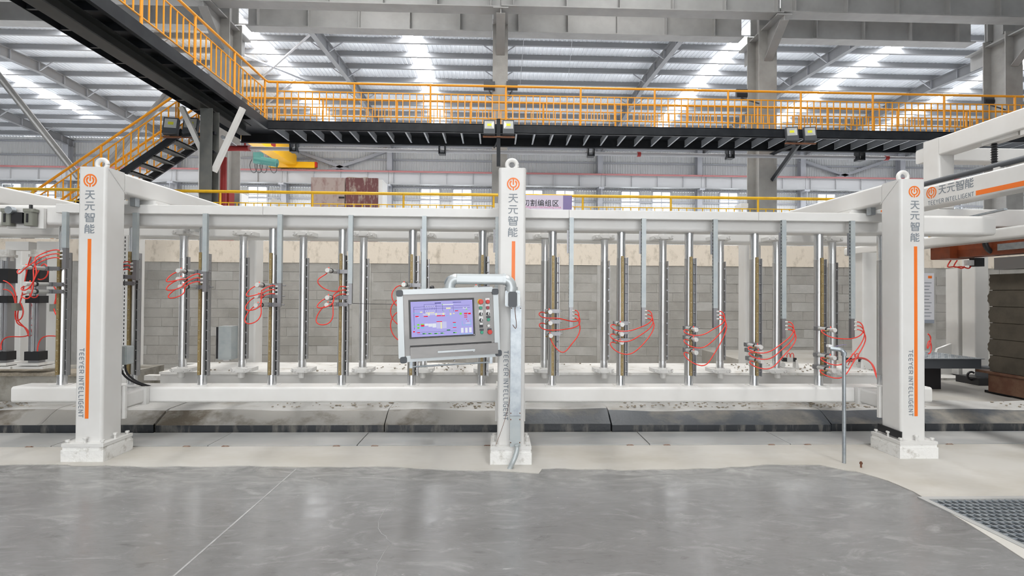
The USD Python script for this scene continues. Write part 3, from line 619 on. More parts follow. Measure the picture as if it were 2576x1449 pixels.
# tensioning cylinders, cable ducts with manifolds, red hoses
def cylinder(label, loc, group):
    t = thing('tension_cylinder', label, 'cylinder', loc, group)
    obj('barrel', MB().lathe([(0, .03), (.0155, .03), (.0155, .20), (.013, .205), (.013, .27), (0, .27)], (0, 0, 0), 'y', 16), m_cylgrey, t, smooth=40)
    obj('end_cap', MB().lathe([(0, 0), (.0165, 0), (.0185, .003), (.0185, .032), (0, .032)], (0, 0, 0), 'y', 18), m_cap, t, smooth=40)
    obj('clamp_ring', MB().lathe([(.0185, .085), (.0195, .085), (.0195, .10), (.0185, .10)], (0, 0, 0), 'y', 16), m_black, t)
    obj('bracket', MB().box(.012, .105, .215, .228, -.016, .016).box(-.02, .03, .20, .25, -.017, .017), m_plate, t)
    obj('clamp_rod', MB().cyl((.02, .24, .0), (.125, .24, .0), .005, 8), m_rack, t)
    obj('indicator_light', MB().cyl((-.004, .05, .018), (-.004, .05, .027), .0035, 8), m_led, t, 'glowing red indicator light')
    obj('hose_fitting', MB().cyl((-.014, .06, -.006), (-.034, .075, -.012), .006, 8), m_brass, t)
    return t
CYL = {0: [(52, 672), (62, 714), (62, 733)], 1: [(252, 664), (252, 694), (252, 711)], 2: [(447, 681), (447, 702), (452, 721)], 3: [(646, 717), (644, 745), (643, 768)], 4: [(823, 680), (822.5, 749), (821, 767)], 5: [(1015, 716), (1012, 752), (1012, 784)],
       6: [(1198, 723), (1198, 752), (1198, 780)], 7: [(1384.5, 785), (1385, 813), (1386, 845)], 8: [(1566, 817), (1565, 841), (1565, 862)], 9: [(1752, 830), (1752, 855), (1752, 888)], 10: [(1915, 874), (1917, 888), (1919, 910)], 11: [(2101, 831), (2100, 901), (2098, 933)]}
DPX = [163, 340, 516, 704, 882, 1067, 1251, 1437, 1619, 1799, 1971, 2144]
FIT = {0: 632.5, 1: 663, 2: 692, 3: 721, 4: 722, 5: 745, 6: 745, 7: 781.7, 8: 782, 9: 783.5, 10: 810, 11: 810}
SAG = {7: (.02, .03, .16), 8: (.02, .03, .09), 9: (.0, .04, .10), 10: (.0, .01, .02), 11: (.05, .02, .02), 4: (.02, .02, .09), 3: (.03, .05, .08), 2: (.03, .03, .03), 5: (.04, .06, .08), 6: (.05, .05, .05), 1: (.0, .0, .0), 0: (.06, .06, .06)}
lvl = ['topmost', 'middle', 'lowest']; c0 = None; d0 = None
for k in range(12):
    who = FN[k].replace('chrome front ', ''); zd = 0
    xd = at(DPX[k], 650, Y=4.14)[0]; side = -1 if k < 5 else 1
    zf = [PZ(DPX[k], FIT[k]+9.4*j, 4.14) for j in range(3)]
    t = thing('cable_duct', f'grey vertical cable duct with hose manifold, beside the {who}', 'duct', (xd, 4.14, 0), 'vertical cable ducts')
    obj('channel', MB().box(-.018, .018, -.012, .016, zf[0]+.028, 1.852), m_duct, t)
    s = MB()
    for z in frange(zf[0]+.05, 1.84, .028): s.box(-.0192, -.0178, -.001, .005, z, z+.014)
    obj('slots', s, m_black, t)
    obj('side_angle', MB().box(-.034, -.0181, .011, .015, 1.56, 1.75), m_plate, t)
    obj('manifold', MB().box(-.015, .015, -.008, .022, zf[2]-.075, zf[0]+.03), m_plate, t)
    for z in zf: obj('manifold_fitting', MB().cyl((side*.012, -.002, z), (side*.030, -.010, z), .0068, 8).cyl((side*.012, -.002, z), (side*.02, -.006, z), .009, 6), m_cylgrey, t)
    for j, (px, py) in enumerate(CYL[k]):
        p = at(px, py, Y=4.03); l = f'{lvl[j]} grey tensioning cylinder on the {who}'
        if c0 is None: c0 = cylinder(l, p, 'tensioning cylinders')
        else: copy(c0, p, l)
        s = SAG[k][j]; E_ = p+(-.034, .075, -.012); S_ = np.array([xd+side*.030, 4.13, zf[j]])
        jx = rng.uniform(-.012, .012)
        if k in (7, 8, 9, 10, 11):
            lp = .022 if s > .06 else .0
            P = [S_, S_+(.024+.004*j, -.02, -.012), S_+(.018+.01*j, -.05, -.075), (xd*.55+p[0]*.45+.02, 4.02, p[2]*.62+zf[j]*.38-.05-s*.75), (p[0]+.03+jx, 3.99, p[2]-.035-s*.6), (p[0]-.055, 4.01, p[2]-.038-s*.28), (p[0]-.088, 4.06, p[2]-.018), (p[0]-.065, 4.10, p[2]-.004), E_]
            if k == 7 and j == 2: P = [S_, S_+(.024, -.02, -.015), S_+(.035, -.04, -.10), (xd-.02, 4.0, p[2]-.07), (p[0]+.09, 3.98, p[2]-.125), (p[0]+.03, 4.0, p[2]-.085), (p[0]-.0, 4.04, p[2]-.03), p+(-.004, .05, -.016)]
        elif k in (5, 6): P = [S_, S_+(.02, -.02, -.02), (p[0]+.1, 4.02, p[2]-.13-s), (p[0]-.02, 3.98, p[2]-.14-s), (p[0]-.085, 4.0, p[2]-.07-s*.5), (p[0]-.06, 4.05, p[2]-.02), E_]
        elif k == 4 and j == 0: P = [S_, S_+(-.05, -.02, -.004), (p[0]+.08, 4.04, zf[j]-.035), (p[0]+.0, 4.0, zf[j]-.02), (p[0]-.055, 3.98, zf[j]+.04), (p[0]-.03, 4.0, p[2]-.05), E_]
        elif k < 2: P = [S_, S_+(-.05, -.02, .004), S_+(-.135, -.06, -.055), (p[0]+.115-.02*j, 4.02, (p[2]+zf[j])/2-.02), (p[0]+.06, 4.0, p[2]-.01-.02*j), (p[0]+.02, 4.0, p[2]-.05), (p[0]-.025, 4.03, p[2]-.035), E_]
        else: P = [S_, S_+(-.03, -.03, .002), S_+(-.08, -.06, -.035), (p[0]*.6+xd*.4, 4.0, p[2]*.7+zf[j]*.3-.03-s*.9), (p[0]+.01+jx, 3.97, p[2]-.05-s*1.1), (p[0]-.06, 3.99, p[2]-.055-s*.9), (p[0]-.055, 4.03, p[2]-.03-s*.3), E_]
        obj('air_hose', MB().tube(spline(P, 40), .0043, 8), m_hose, None, f'red air hose to the {lvl[j]} cylinder of the {who}', 'hose', 'red air hoses', smooth=60)
    P = [(xd-.025, 4.15, zf[0]+.12), (xd-.03, 4.13, zf[2]-.05), (xd*.5+p[0]*.5+.03, 4.1, p[2]-.02), (p[0]+.05, 4.12, p[2]+.01)]
    obj('sensor_wire', MB().tube(spline(P, 20), .0018, 5), m_rack, t)

# ================================================================ control panel on its swivel arm
A1, A2 = math.radians(10), math.radians(2.3); PC = at(1132, 818, Y=3.42)
uA = np.array([math.cos(A1)*math.cos(A2), math.sin(A1)*math.cos(A2), math.sin(A2)]); wA = np.array([math.sin(A1), -math.cos(A1), 0]); vA = np.cross(wA, uA)
SC = 5.366*369.
def T(v): v = np.asarray(v, float); return PC + v[:, :1]*uA + v[:, 1:2]*vA + v[:, 2:3]*wA
def uv(x, y): return ((x-816)/SC/math.cos(A1), -(y-848+.036*(x-816))/SC)
class PB(MB):
    def b(s, xa, xb, ya, yb, w0, w1):        # box given on the panel's face, measured left right top bottom
        (u0, v0), (u1, v1) = uv((xa), (ya)), uv(xb, yb); yy = .036*(xb-xa)/SC
        m = MB().box(u0, u1, v1-yy*0, v0, w0, w1)
        (u0, v0) = uv(xa, ya); (u1, _) = uv(xb, ya); (_, v1) = uv(xa, yb)
        v = np.array([[x, y, z] for z in (w0, w1) for y in (v1, v0) for x in (u0, u1)])
        return s.add(T(v), [[0, 2, 3, 1], [4, 5, 7, 6], [0, 1, 5, 4], [2, 6, 7, 3], [0, 4, 6, 2], [1, 3, 7, 5]])
    def rnd(s, x, y, r, w0, w1, n=16, r1=None):
        u, v = uv(x, y); th = np.arange(n)*2*math.pi/n; r /= SC; r1 = r if r1 is None else r1/SC
        return s.loft([T(np.stack([u+a*np.cos(th), v+a*np.sin(th), np.full(n, w)], 1)) for a, w in ((r, w0), (r, w1-.003), (r1*.86, w1))])
cp_ = thing('control_panel', 'grey operator control panel with lit screen and buttons on the swivel arm', 'control panel')
obj('housing', PB().b(165, 1465, 395, 1300, -.10, -.004), m_profile, cp_)
obj('front_plate', PB().b(215, 1400, 430, 1265, -.01, 0), m_brush, cp_)
obj('edge_profile', PB().b(212, 1395, 374, 442, -.11, .012), m_profile, cp_)
obj('edge_profile', PB().b(145, 222, 440, 1275, -.11, .012), m_profile, cp_)
obj('edge_profile', PB().b(1400, 1470, 420, 1215, -.11, .012), m_profile, cp_)
obj('edge_profile', PB().b(240, 1420, 1245, 1325, -.11, .008), m_profile, cp_)
for xa, ya in ((182, 424), (1430, 398), (205, 1296), (1448, 1232)):
    u, v = uv(xa, ya); pr = rr(.045, .043, .012, 2, u, v)
    obj('corner_piece', MB().loft([T(np.array([[a, b, w] for a, b in pr])) for w in (-.112, .016)]), m_dkgrey, cp_)
bz = obj('screen_bezel', PB().b(290, 1142, 512, 1022, 0, .010), m_black, cp_)
m_scr = glow('screen_lavender', (.50, .47, .92), .95)
obj('screen', PB().b(316, 1118, 536, 1000, .0101, .0106), m_scr, cp_)
G = {'red': ((.95, .03, .06), []), 'green': ((.25, .85, .08), []), 'cyan': ((.25, .62, .85), []), 'cream': ((.92, .90, .62), []), 'white': ((.88, .92, 1.), []), 'navy': ((.05, .05, .22), []), 'dark_green': ((.03, .25, .05), []), 'pale': ((.66, .66, .95), [])}
def g(c, *r): G[c][1].extend(r)
g('red', (372, 414, 722, 736), (478, 530, 724, 735), (645, 702, 716, 728), (706, 752, 716, 727), (885, 928, 650, 662), (1003, 1050, 684, 698), (1003, 1044, 710, 720), (1003, 1046, 735, 745), (1058, 1092, 682, 704), (640, 712, 795, 804), (440, 482, 840, 862), (852, 892, 806, 816), (850, 896, 874, 882), (338, 360, 920, 938), (388, 424, 938, 948), (1030, 1040, 766, 778), (1050, 1058, 790, 800), (355, 361, 650, 656))
g('green', (436, 480, 826, 838), (392, 420, 828, 850), (392, 420, 868, 890), (350, 362, 850, 870), (944, 974, 682, 708), (720, 732, 566, 576), (1026, 1050, 630, 638), (488, 504, 950, 962), (560, 576, 950, 962), (640, 654, 950, 962), (720, 734, 948, 958), (880, 900, 944, 954), (735, 745, 655, 662), (810, 820, 652, 660))
g('cyan', (345, 438, 688, 695), (440, 480, 866, 888), (862, 892, 820, 860), (765, 800, 718, 724), (820, 862, 718, 723), (885, 925, 640, 646), (935, 972, 962, 970), (985, 1020, 962, 970), (1030, 1065, 960, 968), (1072, 1106, 958, 966), (975, 1095, 846, 852), (974, 980, 792, 850), (1085, 1091, 770, 846))
g('cream', (534, 556, 684, 718), (628, 650, 684, 716), (722, 744, 682, 712), (816, 838, 684, 712), (506, 618, 676, 688), (433, 464, 664, 680), (690, 712, 805, 892), (770, 830, 612, 632), (858, 880, 686, 698), (1058, 1080, 672, 680))
g('white', (730, 865, 568, 580), (488, 534, 824, 852), (536, 586, 824, 866), (588, 636, 822, 876), (957, 990, 885, 950), (1012, 1044, 884, 950), (1064, 1098, 880, 946), (990, 1046, 618, 626), (992, 1000, 606, 618), (1036, 1043, 604, 618), (500, 506, 590, 606), (524, 530, 590, 606), (548, 554, 590, 605), (572, 578, 589, 605), (596, 602, 589, 604), (618, 624, 588, 604), (500, 506, 650, 664), (524, 530, 650, 664), (548, 554, 649, 663), (572, 578, 649, 663), (596, 602, 648, 662), (618, 624, 648, 662), (400, 424, 738, 744), (1125, 1132, 968, 982))
g('navy', (355, 1082, 604, 607), (355, 1082, 634, 637), (353, 357, 606, 900), (486, 644, 570, 573), (486, 489, 570, 690), (641, 644, 570, 672), (725, 728, 580, 660), (862, 865, 584, 664), (625, 706, 548, 558), (860, 970, 540, 546), (375, 900, 938, 940), (390, 740, 965, 967))
for x in (502, 526, 550, 574, 598, 620): g('navy', (x, x+2, 606, 650))
g('dark_green', (456, 486, 950, 962), (530, 560, 950, 962), (608, 640, 950, 962), (688, 720, 946, 958), (852, 880, 942, 954), (770, 816, 906, 918))
g('pale', (468, 760, 690, 714), (640, 688, 806, 890), (716, 770, 800, 888), (1020, 1085, 812, 830))
for nme, (c, rs) in G.items():
    q = PB(); dd = {'pale': .0107, 'navy': .0108}.get(nme, .0109)
    for r_ in rs: q.b(*r_, .0104, dd)
    obj('screen_graphics', q, glow('screen_'+nme, c, .95), cp_, f'{nme.replace("_", " ")} marks of the plant diagram on the screen')
def button(name, x, y, r, h, m_, lab, tagm=None, ring=None):
    p_ = obj(name, PB().rnd(x, y, r*.9, 0, h*.6).rnd(x, y, r, h*.5, h), m_, cp_, lab, smooth=30)
    if tagm is not None: obj('name_tag', PB().b(x-28, x+28, y-48, y-20, 0, .0015), tagm, p_)
    if ring is not None: obj('collar', PB().rnd(x-3, y, r*1.15, 0, .006), ring, p_)
button('emergency_button', 1230, 535, 33, .03, m_red, 'red mushroom emergency button on a yellow collar', None, m_yel)
button('push_button', 1325, 535, 27, .02, m_red, 'red push button at top right', m_lblw)
button('push_button', 1229, 618, 22, .012, m_grn, 'green push button', m_lblw); button('push_button', 1324, 616, 22, .012, m_drk, 'dark red push button', m_lblw)
for x, y in ((1230, 700), (1326, 697), (1230, 783)):
    b_ = obj('selector_switch', PB().rnd(x, y, 24, 0, .008), m_black, cp_, 'black rotary selector switch', smooth=30)
    obj('pointer', PB().b(x-2, x+9, y-20, y+16, .008, .018), m_lblw, b_); obj('name_tag', PB().b(x-28, x+28, y-50, y-2, 0, .0012), m_lblw, b_)
b_ = obj('rocker_switch', PB().b(1206, 1252, 826, 884, 0, .008), m_black, cp_, 'square black switch'); obj('name_tag', PB().b(1208, 1250, 824, 846, .008, .009), m_lblw, b_)
button('push_button', 1328, 778, 22, .012, m_grn, 'green push button', m_dkgrey); button('pilot_lamp', 1327, 860, 21, .012, m_cap, 'white pilot lamp')
button('push_button', 1234, 950, 22, .012, m_grn, 'green push button at bottom left', m_dkgrey); button('stop_button', 1339, 945, 32, .026, m_red, 'large red stop button at bottom right', m_dkgrey)
obj('drawer_slot', PB().b(292, 1362, 1112, 1150, -.002, .0008), m_black, cp_, 'dark gap above the drawer')
dw = obj('drawer', PB().b(296, 1438, 1130, 1278, -.01, .028), m_brush, cp_)
obj('drawer_handle', PB().b(640, 1126, 1180, 1204, .036, .048).b(646, 664, 1184, 1200, .02, .04).b(1100, 1120, 1184, 1200, .02, .04), m_profile, dw)
obj('drawer_lock', PB().rnd(858, 1322, 12, .0, .02), m_plate, dw)
hr = [T(np.array([[*uv(x, y), w]]))[0] for x, y, w in ((300, 1396, -.02), (1352, 1362, -.02))]
obj('lower_rail', MB().tube(hr, .006, 8), m_galv, cp_)
for h_, q_ in zip(hr, (.075, .06)): obj('rail_bracket', MB().bar(h_-(0, 0, .008), h_+(0, 0, q_), .02, .02, (0, 1, 0)), m_galv, cp_)
kn_ = T(np.array([[*uv(598, 372), -.06], [*uv(612, 318), -.06]])); obj('clamp_knob', MB().tube([kn_[0], kn_[0]*.4+kn_[1]*.6, kn_[1]], [.016, .016, .008], 10), m_black, cp_)
# swivel arm
sa = thing('swivel_arm', 'light grey tubular swivel arm from the centre post to the control panel', 'arm')
YA = 3.50
a0 = at(1128, 726, Y=YA); a1 = at(1130, 703, Y=YA); a2 = at(1150, 701.5, Y=YA); a3 = at(1268, 703, Y=YA); a4 = at(1290, 712, Y=YA); a5 = at(1291, 730, Y=YA)
obj('tube', MB().ext([(YA+a, (a2[2]+a3[2])/2+b) for a, b in rr(.07, .072, .018, 4)], 'x', a2[0], a3[0]), m_profile, sa, smooth=30)
arc = lambda c, r, s, n=8: [c+np.array([s*r*math.sin(a), 0, r*math.cos(a)]) for a in np.linspace(0, math.pi/2, n)]
lc = np.array([a2[0], YA, a2[2]-.05]); rc = np.array([a3[0], YA, a3[2]-.052])
obj('elbow', MB().tube(arc(lc, .05, -1)+[np.array([lc[0]-.05, YA, a0[2]])], .037, 16), m_profile, sa, smooth=40)
obj('elbow', MB().tube(arc(rc, .05, 1)+[np.array([rc[0]+.05, YA, a5[2]])], .037, 16), m_profile, sa, smooth=40)
obj('elbow_cover', MB().tube([q+np.array([-.012, 0, .008]) for q in arc(lc, .052, -1)]+[np.array([lc[0]-.064, YA, a0[2]+.03])], [.020, .022, .024, .026, .027, .027, .027, .026, .02], 12), m_galv, sa, 'shiny cover on the left elbow', smooth=40)
obj('collar', MB().cyl((lc[0]-.05, YA, a0[2]-.025), (lc[0]-.05, YA, a0[2]+.008), .049, 20), m_profile, sa, smooth=40)
obj('collar', MB().cyl((rc[0]+.05, YA, a5[2]-.01), (rc[0]+.05, YA, a5[2]+.022), .045, 20).ext([(YA+a, (a2[2]+a3[2])/2+b) for a, b in rr(.078, .080, .02, 4)], 'x', a3[0]-.008, a3[0]+.012), m_profile, sa, smooth=30)
jb = at(1289.5, 751, Y=3.47)
obj('pivot_box', MB().ext([(jb[0]+a, jb[2]+b) for a, b in rr(.104, .112, .012, 3)], 'y', 3.47, YC), m_profile, sa, smooth=30)
obj('pivot_cover', MB().ext([(jb[0]+a, jb[2]-.006+b) for a, b in rr(.060, .105, .014, 3)], 'y', 3.445, 3.47), m_dkgrey, sa, smooth=30)
for s in (-1, 1):
    for u in (-1, 1): obj('screw', MB().cyl((jb[0]+s*.042, 3.462, jb[2]+u*.044), (jb[0]+s*.042, 3.472, jb[2]+u*.044), .0065, 8), m_galv, sa)
# galvanised cable cover down the front of the centre post, conduit into the floor
gx0, gx1 = at(1283.5, 950, Y=3.60)[0], at(1310.5, 950, Y=3.60)[0]
cc = thing('cable_cover', 'galvanised cable cover down the front of the centre post', 'cable cover')
gz1, gz0 = PZ(1297, 771, 3.6), .135; gm = PZ(1297, 1046, 3.6)
obj('upper_cover', MB().box(gx0, gx1, 3.595, YC-.0005, gm, gz1), m_galv, cc); obj('lower_cover', MB().box(gx0+.001, gx1-.001, 3.597, YC-.0005, gz0, gm-.002), m_duct, cc)
for z in (gz1-.012, gm+.02, gm-.025, gz0+.03):
    for x in (gx0+.006, gx1-.006): obj('screw', MB().cyl((x, 3.591, z), (x, 3.598, z), .004, 8), m_rust, cc)
hk = [at(x, y, Y=3.588) for x, y in ((1296, 773), (1297.5, 800), (1299, 820), (1297, 826), (1293, 822), (1290, 817))]
obj('wire_hook', MB().tube(spline(hk, 24), .0022, 6), m_rust, None, 'bent rusty wire hook hanging on the galvanised cable cover', 'hook')
cd = [(*at(1300, 1126, Y=3.575)[:1], 3.57, gz0+.02), (at(1299, 1135, Y=3.56)[0], 3.555, gz0-.03), (at(1292, 1158, Y=3.53)[0], 3.53, .06), (at(1280, 1180, Z=0)[0]+.01, at(1280, 1180, Z=0)[1], .012), tuple(at(1277, 1184, Z=0)+(0, 0, -.03))]
obj('conduit', MB().tube(spline(cd, 24), .017, 12), m_duct, None, 'light grey conduit from the centre cable cover into the floor', 'conduit', smooth=60)
wr = [at(x, y, Y=YC-.004) for x, y in ((1281, 930), (1284, 985), (1281, 1010), (1273, 1045), (1262, 1080), (1251, 1110), (1246, 1122))]
obj('thin_wire', MB().tube(spline(wr, 30), .0012, 5), m_rust, None, 'thin reddish wire hanging down the centre post', 'wire')

# ================================================================ upper walkway and its railings
def railing(name, label, p0, p1, h, bay, nb, material, group=None, foot=0., mid=False, skip_ends=False, r=(.031, .028, .016, .02), lowz=.52, top2=.77):
    """top rail, posts every bay, second rail with balusters"""
    p0, p1 = np.array(p0, float), np.array(p1, float); d = p1-p0; Ln = np.hypot(d[0], d[1]); n = max(1, int(round(Ln/bay))); u = d/n
    t = thing(name, label, 'railing', (0, 0, 0), group)
    Z = np.array([0, 0, 1.0])
    obj('top_rail', MB().tube([p0+Z*h, p1+Z*h], r[0], 10), material, t, smooth=60)
    for z, rr_ in ((top2*h, r[2]), (.15*h, r[2])) + (((lowz*h, r[3]*.8),) if mid else ()): obj('rail', MB().tube([p0+Z*z, p1+Z*z], rr_, 6), material, t)
    for k in range(n+1):
        obj('post', MB().tube([p0+u*k+Z*foot, p0+u*k+Z*h], r[1], 8), material, t, smooth=60)
        if k < n:
            for j in range(1, nb): obj('baluster', MB().tube([p0+u*(k+j/nb)+Z*(.15*h), p0+u*(k+j/nb)+Z*(top2*h)], r[2]*.95, 5), material, t)
    return t
m_beamdk = mat('dark_green_grey_steel', (.022, .024, .024), .5, col2=(.03, .031, .03), scale=2, spec=.2)
WN, WF, WZ, WB = 13.6, 14.8, 5.80, 5.57
XC0 = -6.10; X1 = 21.
wk = thing('walkway', 'dark steel walkway crossing the hall above the machine', 'walkway')
obj('near_channel', MB().box(XC0, X1, WN, WN+.012, WB, WZ).box(XC0, X1, WN, WN+.08, WB, WB+.012).box(XC0, X1, WN, WN+.08, WZ-.012, WZ), m_walk, wk)
obj('far_channel', MB().box(XC0-1.3, X1, WF-.012, WF, WB-.02, WZ).box(XC0-1.3, X1, WF-.08, WF+.02, WB-.03, WB-.012), m_walk, wk)
obj('deck', MB().box(XC0-1.3, X1, WN+.001, WF+.02, WZ-.004, WZ+.006), m_walk, wk)
for x in frange(XC0+.1, X1, .502): obj('joist', MB().box(x-.004, x+.004, WN+.085, WF-.085, WB+.03, WZ-.005).box(x-.022, x+.022, WN+.085, WF-.085, WB+.022, WB+.03), m_joist, wk)
railing('walkway_railing', 'orange railing along the near edge of the cross walkway', (XC0+.22, WN+.03, WZ), (X1-.4, WN+.03, WZ), 1.045, 2.07, 11, m_rail)
railing('walkway_railing', 'orange railing along the far edge of the cross walkway, behind the near one', (XC0-1.1, WF-.03, WZ), (X1-.4, WF-.03, WZ), 1.045, 2.07, 12, m_rail)
# the arm of the walkway that comes towards the camera
lw = thing('walkway', 'dark steel walkway running over the camera at upper left', 'walkway'); LX0, LX1, LY0 = -7.42, XC0, 4.2
obj('right_channel', MB().box(LX1-.012, LX1, LY0, WN-.001, WB, WZ).box(LX1-.08, LX1-.012, LY0, WN-.001, WB, WB+.012), m_walk, lw)
obj('left_channel', MB().box(LX0, LX0+.012, LY0, WF-.02, WB+.06, WZ), m_walk, lw)
obj('deck', MB().box(LX0, LX1-.001, LY0, WN, WZ-.004, WZ+.006), m_walk, lw)
for y in frange(LY0+.2, WN-.1, .62): obj('joist', MB().box(LX0+.013, LX1-.085, y-.004, y+.004, WB+.08, WZ-.005).box(LX0+.013, LX1-.085, y-.022, y+.022, WB+.072, WB+.08), m_walk, lw)
obj('main_beam', MB().box(-6.68, -6.40, LY0, 13.3, 5.30, 5.325).box(-6.565, -6.535, LY0, 13.3, 5.325, 5.54).box(-6.68, -6.40, LY0, 13.3, 5.54, 5.565), m_beamdk, lw)
railing('walkway_railing', 'orange railing descending in view along the right edge of the upper left walkway', (XC0-.05, WN-.1-1.55*5, WZ), (XC0-.05, WN-.1, WZ), 1.045, 1.55, 8, m_rail)
rl = stage.GetPrimAtPath('/World/walkway_railing'); obj('corner_rail', MB().tube([(XC0-.05, WN-.1, WZ+1.045), (XC0-.02, WN+.02, WZ+1.045), (XC0+.22, WN+.03, WZ+1.045)], .031, 10), m_rail, rl)
# column with white knee braces
cl = thing('walkway_column', 'grey green steel column under the walkway corner with two white knee braces', 'column')
cx, cy = -6.45, 11.36
obj('front_flange', MB().box(cx-.135, cx+.135, cy, cy+.014, .0, 5.298), m_green, cl); obj('back_flange', MB().box(cx-.135, cx+.135, cy+.266, cy+.28, 0, 5.298), m_green, cl); obj('web', MB().box(cx-.006, cx+.006, cy+.014, cy+.266, 0, 5.298), m_walk, cl)
for px, py, qx, qy in ((457, 270, 511, 385), (611, 272, 538, 432)):
    p, q = at(px, py, Y=11.45), at(qx, qy, Y=11.45); obj('knee_brace', MB().bar(p, q, .10, .10, (0, 1, 0)), m_white, cl)
obj('edge_strip', MB().box(cx-.155, cx-.137, cy+.0, cy+.02, 2.4, PZ(511, 385, 11.45)), m_white, cl)
# stair
st = thing('stair', 'dark steel stair with orange handrails behind the left white post', 'stair')
s0, s1 = at(447, 339, Y=12.0), at(316, 429, Y=12.0); dS = s1-s0; dS /= abs(dS[0]); top = s0-dS*.12; bot = s0+dS*3.6; SWD = .80
for y in (12.0, 12.0+SWD):
    obj('stringer', MB().bar(top+(0, y-12., 0), bot+(0, y-12., 0), .02, .15).bar(top+(0, y-12.+.03, -.068), bot+(0, y-12.+.03, -.068), .07, .014), m_walk, st)
for k in range(15):
    p = s0+dS*(-.1+k*.255); obj('tread', MB().box(p[0]-.13, p[0]+.13, 12.03, 11.97+SWD, p[2]-.02, p[2]+.015).box(p[0]+.10, p[0]+.13, 12.03, 11.97+SWD, p[2]-.05, p[2]), m_green, st)
for y, nm_ in ((12.0, 'near'), (12.0+SWD, 'far')):
    o = np.array([0, y-12., .1]); Z = np.array([0, 0, 1.])
    obj('handrail', MB().tube([top+o+Z*.88, bot+o+Z*.88], .028, 10), m_rail, st, f'orange {nm_} handrail', smooth=60)
    for z in (.70, .08): obj('side_rail', MB().tube([top+o+Z*z, bot+o+Z*z], .016, 6), m_rail, st)
    for k in range(3): obj('rail_post', MB().tube([top+o+(bot-top)*(.03+k*.47), top+o+(bot-top)*(.03+k*.47)+Z*.88], .026, 8), m_rail, st)
    for k in range(1, 22): obj('baluster', MB().tube([top+o+(bot-top)*k/22+Z*.08, top+o+(bot-top)*k/22+Z*.70], .015, 5), m_rail, st)
# floodlights
def lamp(t, x, y, z, s=1., yaw=0.):
    R_ = np.array([[math.cos(yaw), -math.sin(yaw), 0], [math.sin(yaw), math.cos(yaw), 0], [0, 0, 1]])
    tl = .25
    def X(v):
        v = np.asarray(v, float)*s; v = v@np.array([[1, 0, 0], [0, math.cos(tl), -math.sin(tl)], [0, math.sin(tl), math.cos(tl)]]); return v@R_.T+np.array([x, y, z])
    def B(*a): m = MB().box(*a); v, f = m.mesh(); return MB().add(X(v), f)
    h = obj('lamp_housing', B(-.15, .15, -.03, .07, -.20, .20), m_dkgrey, t)
    fr = MB()
    for a in ((-.15, .15, -.045, -.031, .175, .20), (-.15, .15, -.045, -.031, -.20, -.06), (-.15, -.125, -.045, -.031, -.06, .175), (.125, .15, -.045, -.031, -.06, .175)): v, f = MB().box(*a).mesh(); fr.add(X(v), f)
    obj('lamp_frame', fr, m_dkgrey, h)
    refl = MB(); o = [(-.125, -.06), (.125, -.06), (.125, .175), (-.125, .175)]; i_ = [(-.055, .03), (.055, .03), (.055, .10), (-.055, .10)]
    ring = lambda q, w: X(np.array([[a, w, b] for a, b in q]))
    refl.loft([ring(o, -.040), ring(i_, -.0315)], cap=False); obj('reflector', refl, m_glassgrey, h)
    obj('led_chip', B(-.055, .055, -.034, -.0315, .03, .10), m_ledyel, h, 'yellow LED chip')
def flood(label, px, py, Y, strut, sep=.52, yaw=0.):
    a, b = at(px[0], py, Y=Y), at(px[1], py, Y=Y)
    t = thing('floodlight_pair', label, 'floodlight', (0, 0, 0), 'floodlight pairs')
    for p in (a, b): lamp(t, p[0], p[1], p[2], 1.0, yaw)
    z = (a[2]+b[2])/2-.23
    obj('cross_bar', MB().box(a[0]-.17, b[0]+.17, Y-.02, Y+.05, z-.03, z), m_rust, t)
    for k, (p, q, w) in enumerate(strut): obj('strut', MB().bar(p, q, w, w, (0, 1, .01)), m_walk, t)
m_ = (at(1255, 345, Y=13.3), )
flood('pair of square floodlights under the walkway above the centre post', (1231, 1279), 321, 13.35, [(at(1254, 300, Y=13.42), at(1254, 418, Y=13.42), .1), (at(1254, 350, Y=13.5), at(1243, 372, Y=13.9), .03)])
flood('pair of square floodlights under the walkway at right, on a dark diagonal strut', (1992, 2037), 338, 13.35, [(at(2008, 362, Y=13.42), at(1944, 452, Y=15.2), .1), (at(2004, 362, Y=13.42), at(1940, 388, Y=15.2), .08)], yaw=-.25)
flood('pair of square floodlights beside the column and stair at left', (430, 480), 318, 11.75, [(at(460, 342, Y=11.75), np.array([-6.32, 11.5, at(460, 342, Y=11.75)[2]]), .06), (at(495, 345, Y=11.75), np.array([-6.32, 11.5, PZ(515, 388, 11.6)]), .05)], yaw=.2)
for l, (xa, ya), Y in (('small dark floodlight left of the centre crane column', (1231, 215), 15.25), ('small dark floodlight right of the centre crane column', (1288, 215), 15.25), ('small dark floodlight left of the right crane column', (1866, 234), 15.2), ('small dark floodlight beside the far right crane column', (2487, 250), 15.2)):
    p = at(xa, ya, Y=Y); t = thing('small_floodlight', l, 'floodlight', (0, 0, 0), 'small floodlights')
    obj('housing', MB().box(p[0]-.17, p[0]+.17, Y-.02, Y+.06, p[2]-.14, p[2]+.12), m_dkgrey, t); obj('fins', MB().box(p[0]-.16, p[0]+.16, Y-.05, Y-.02, p[2]-.12, p[2]-.02), m_black, t)
    obj('bracket', MB().bar((p[0], Y+.03, p[2]-.15), (p[0]+{1231: .085, 1288: -.085, 1866: .64, 2487: .70}[xa], Y+.12, p[2]-.28), .03, .03).box(p[0]-.02, p[0]+.02, Y, Y+.04, p[2]-.2, p[2]-.1), m_dkgrey, t)
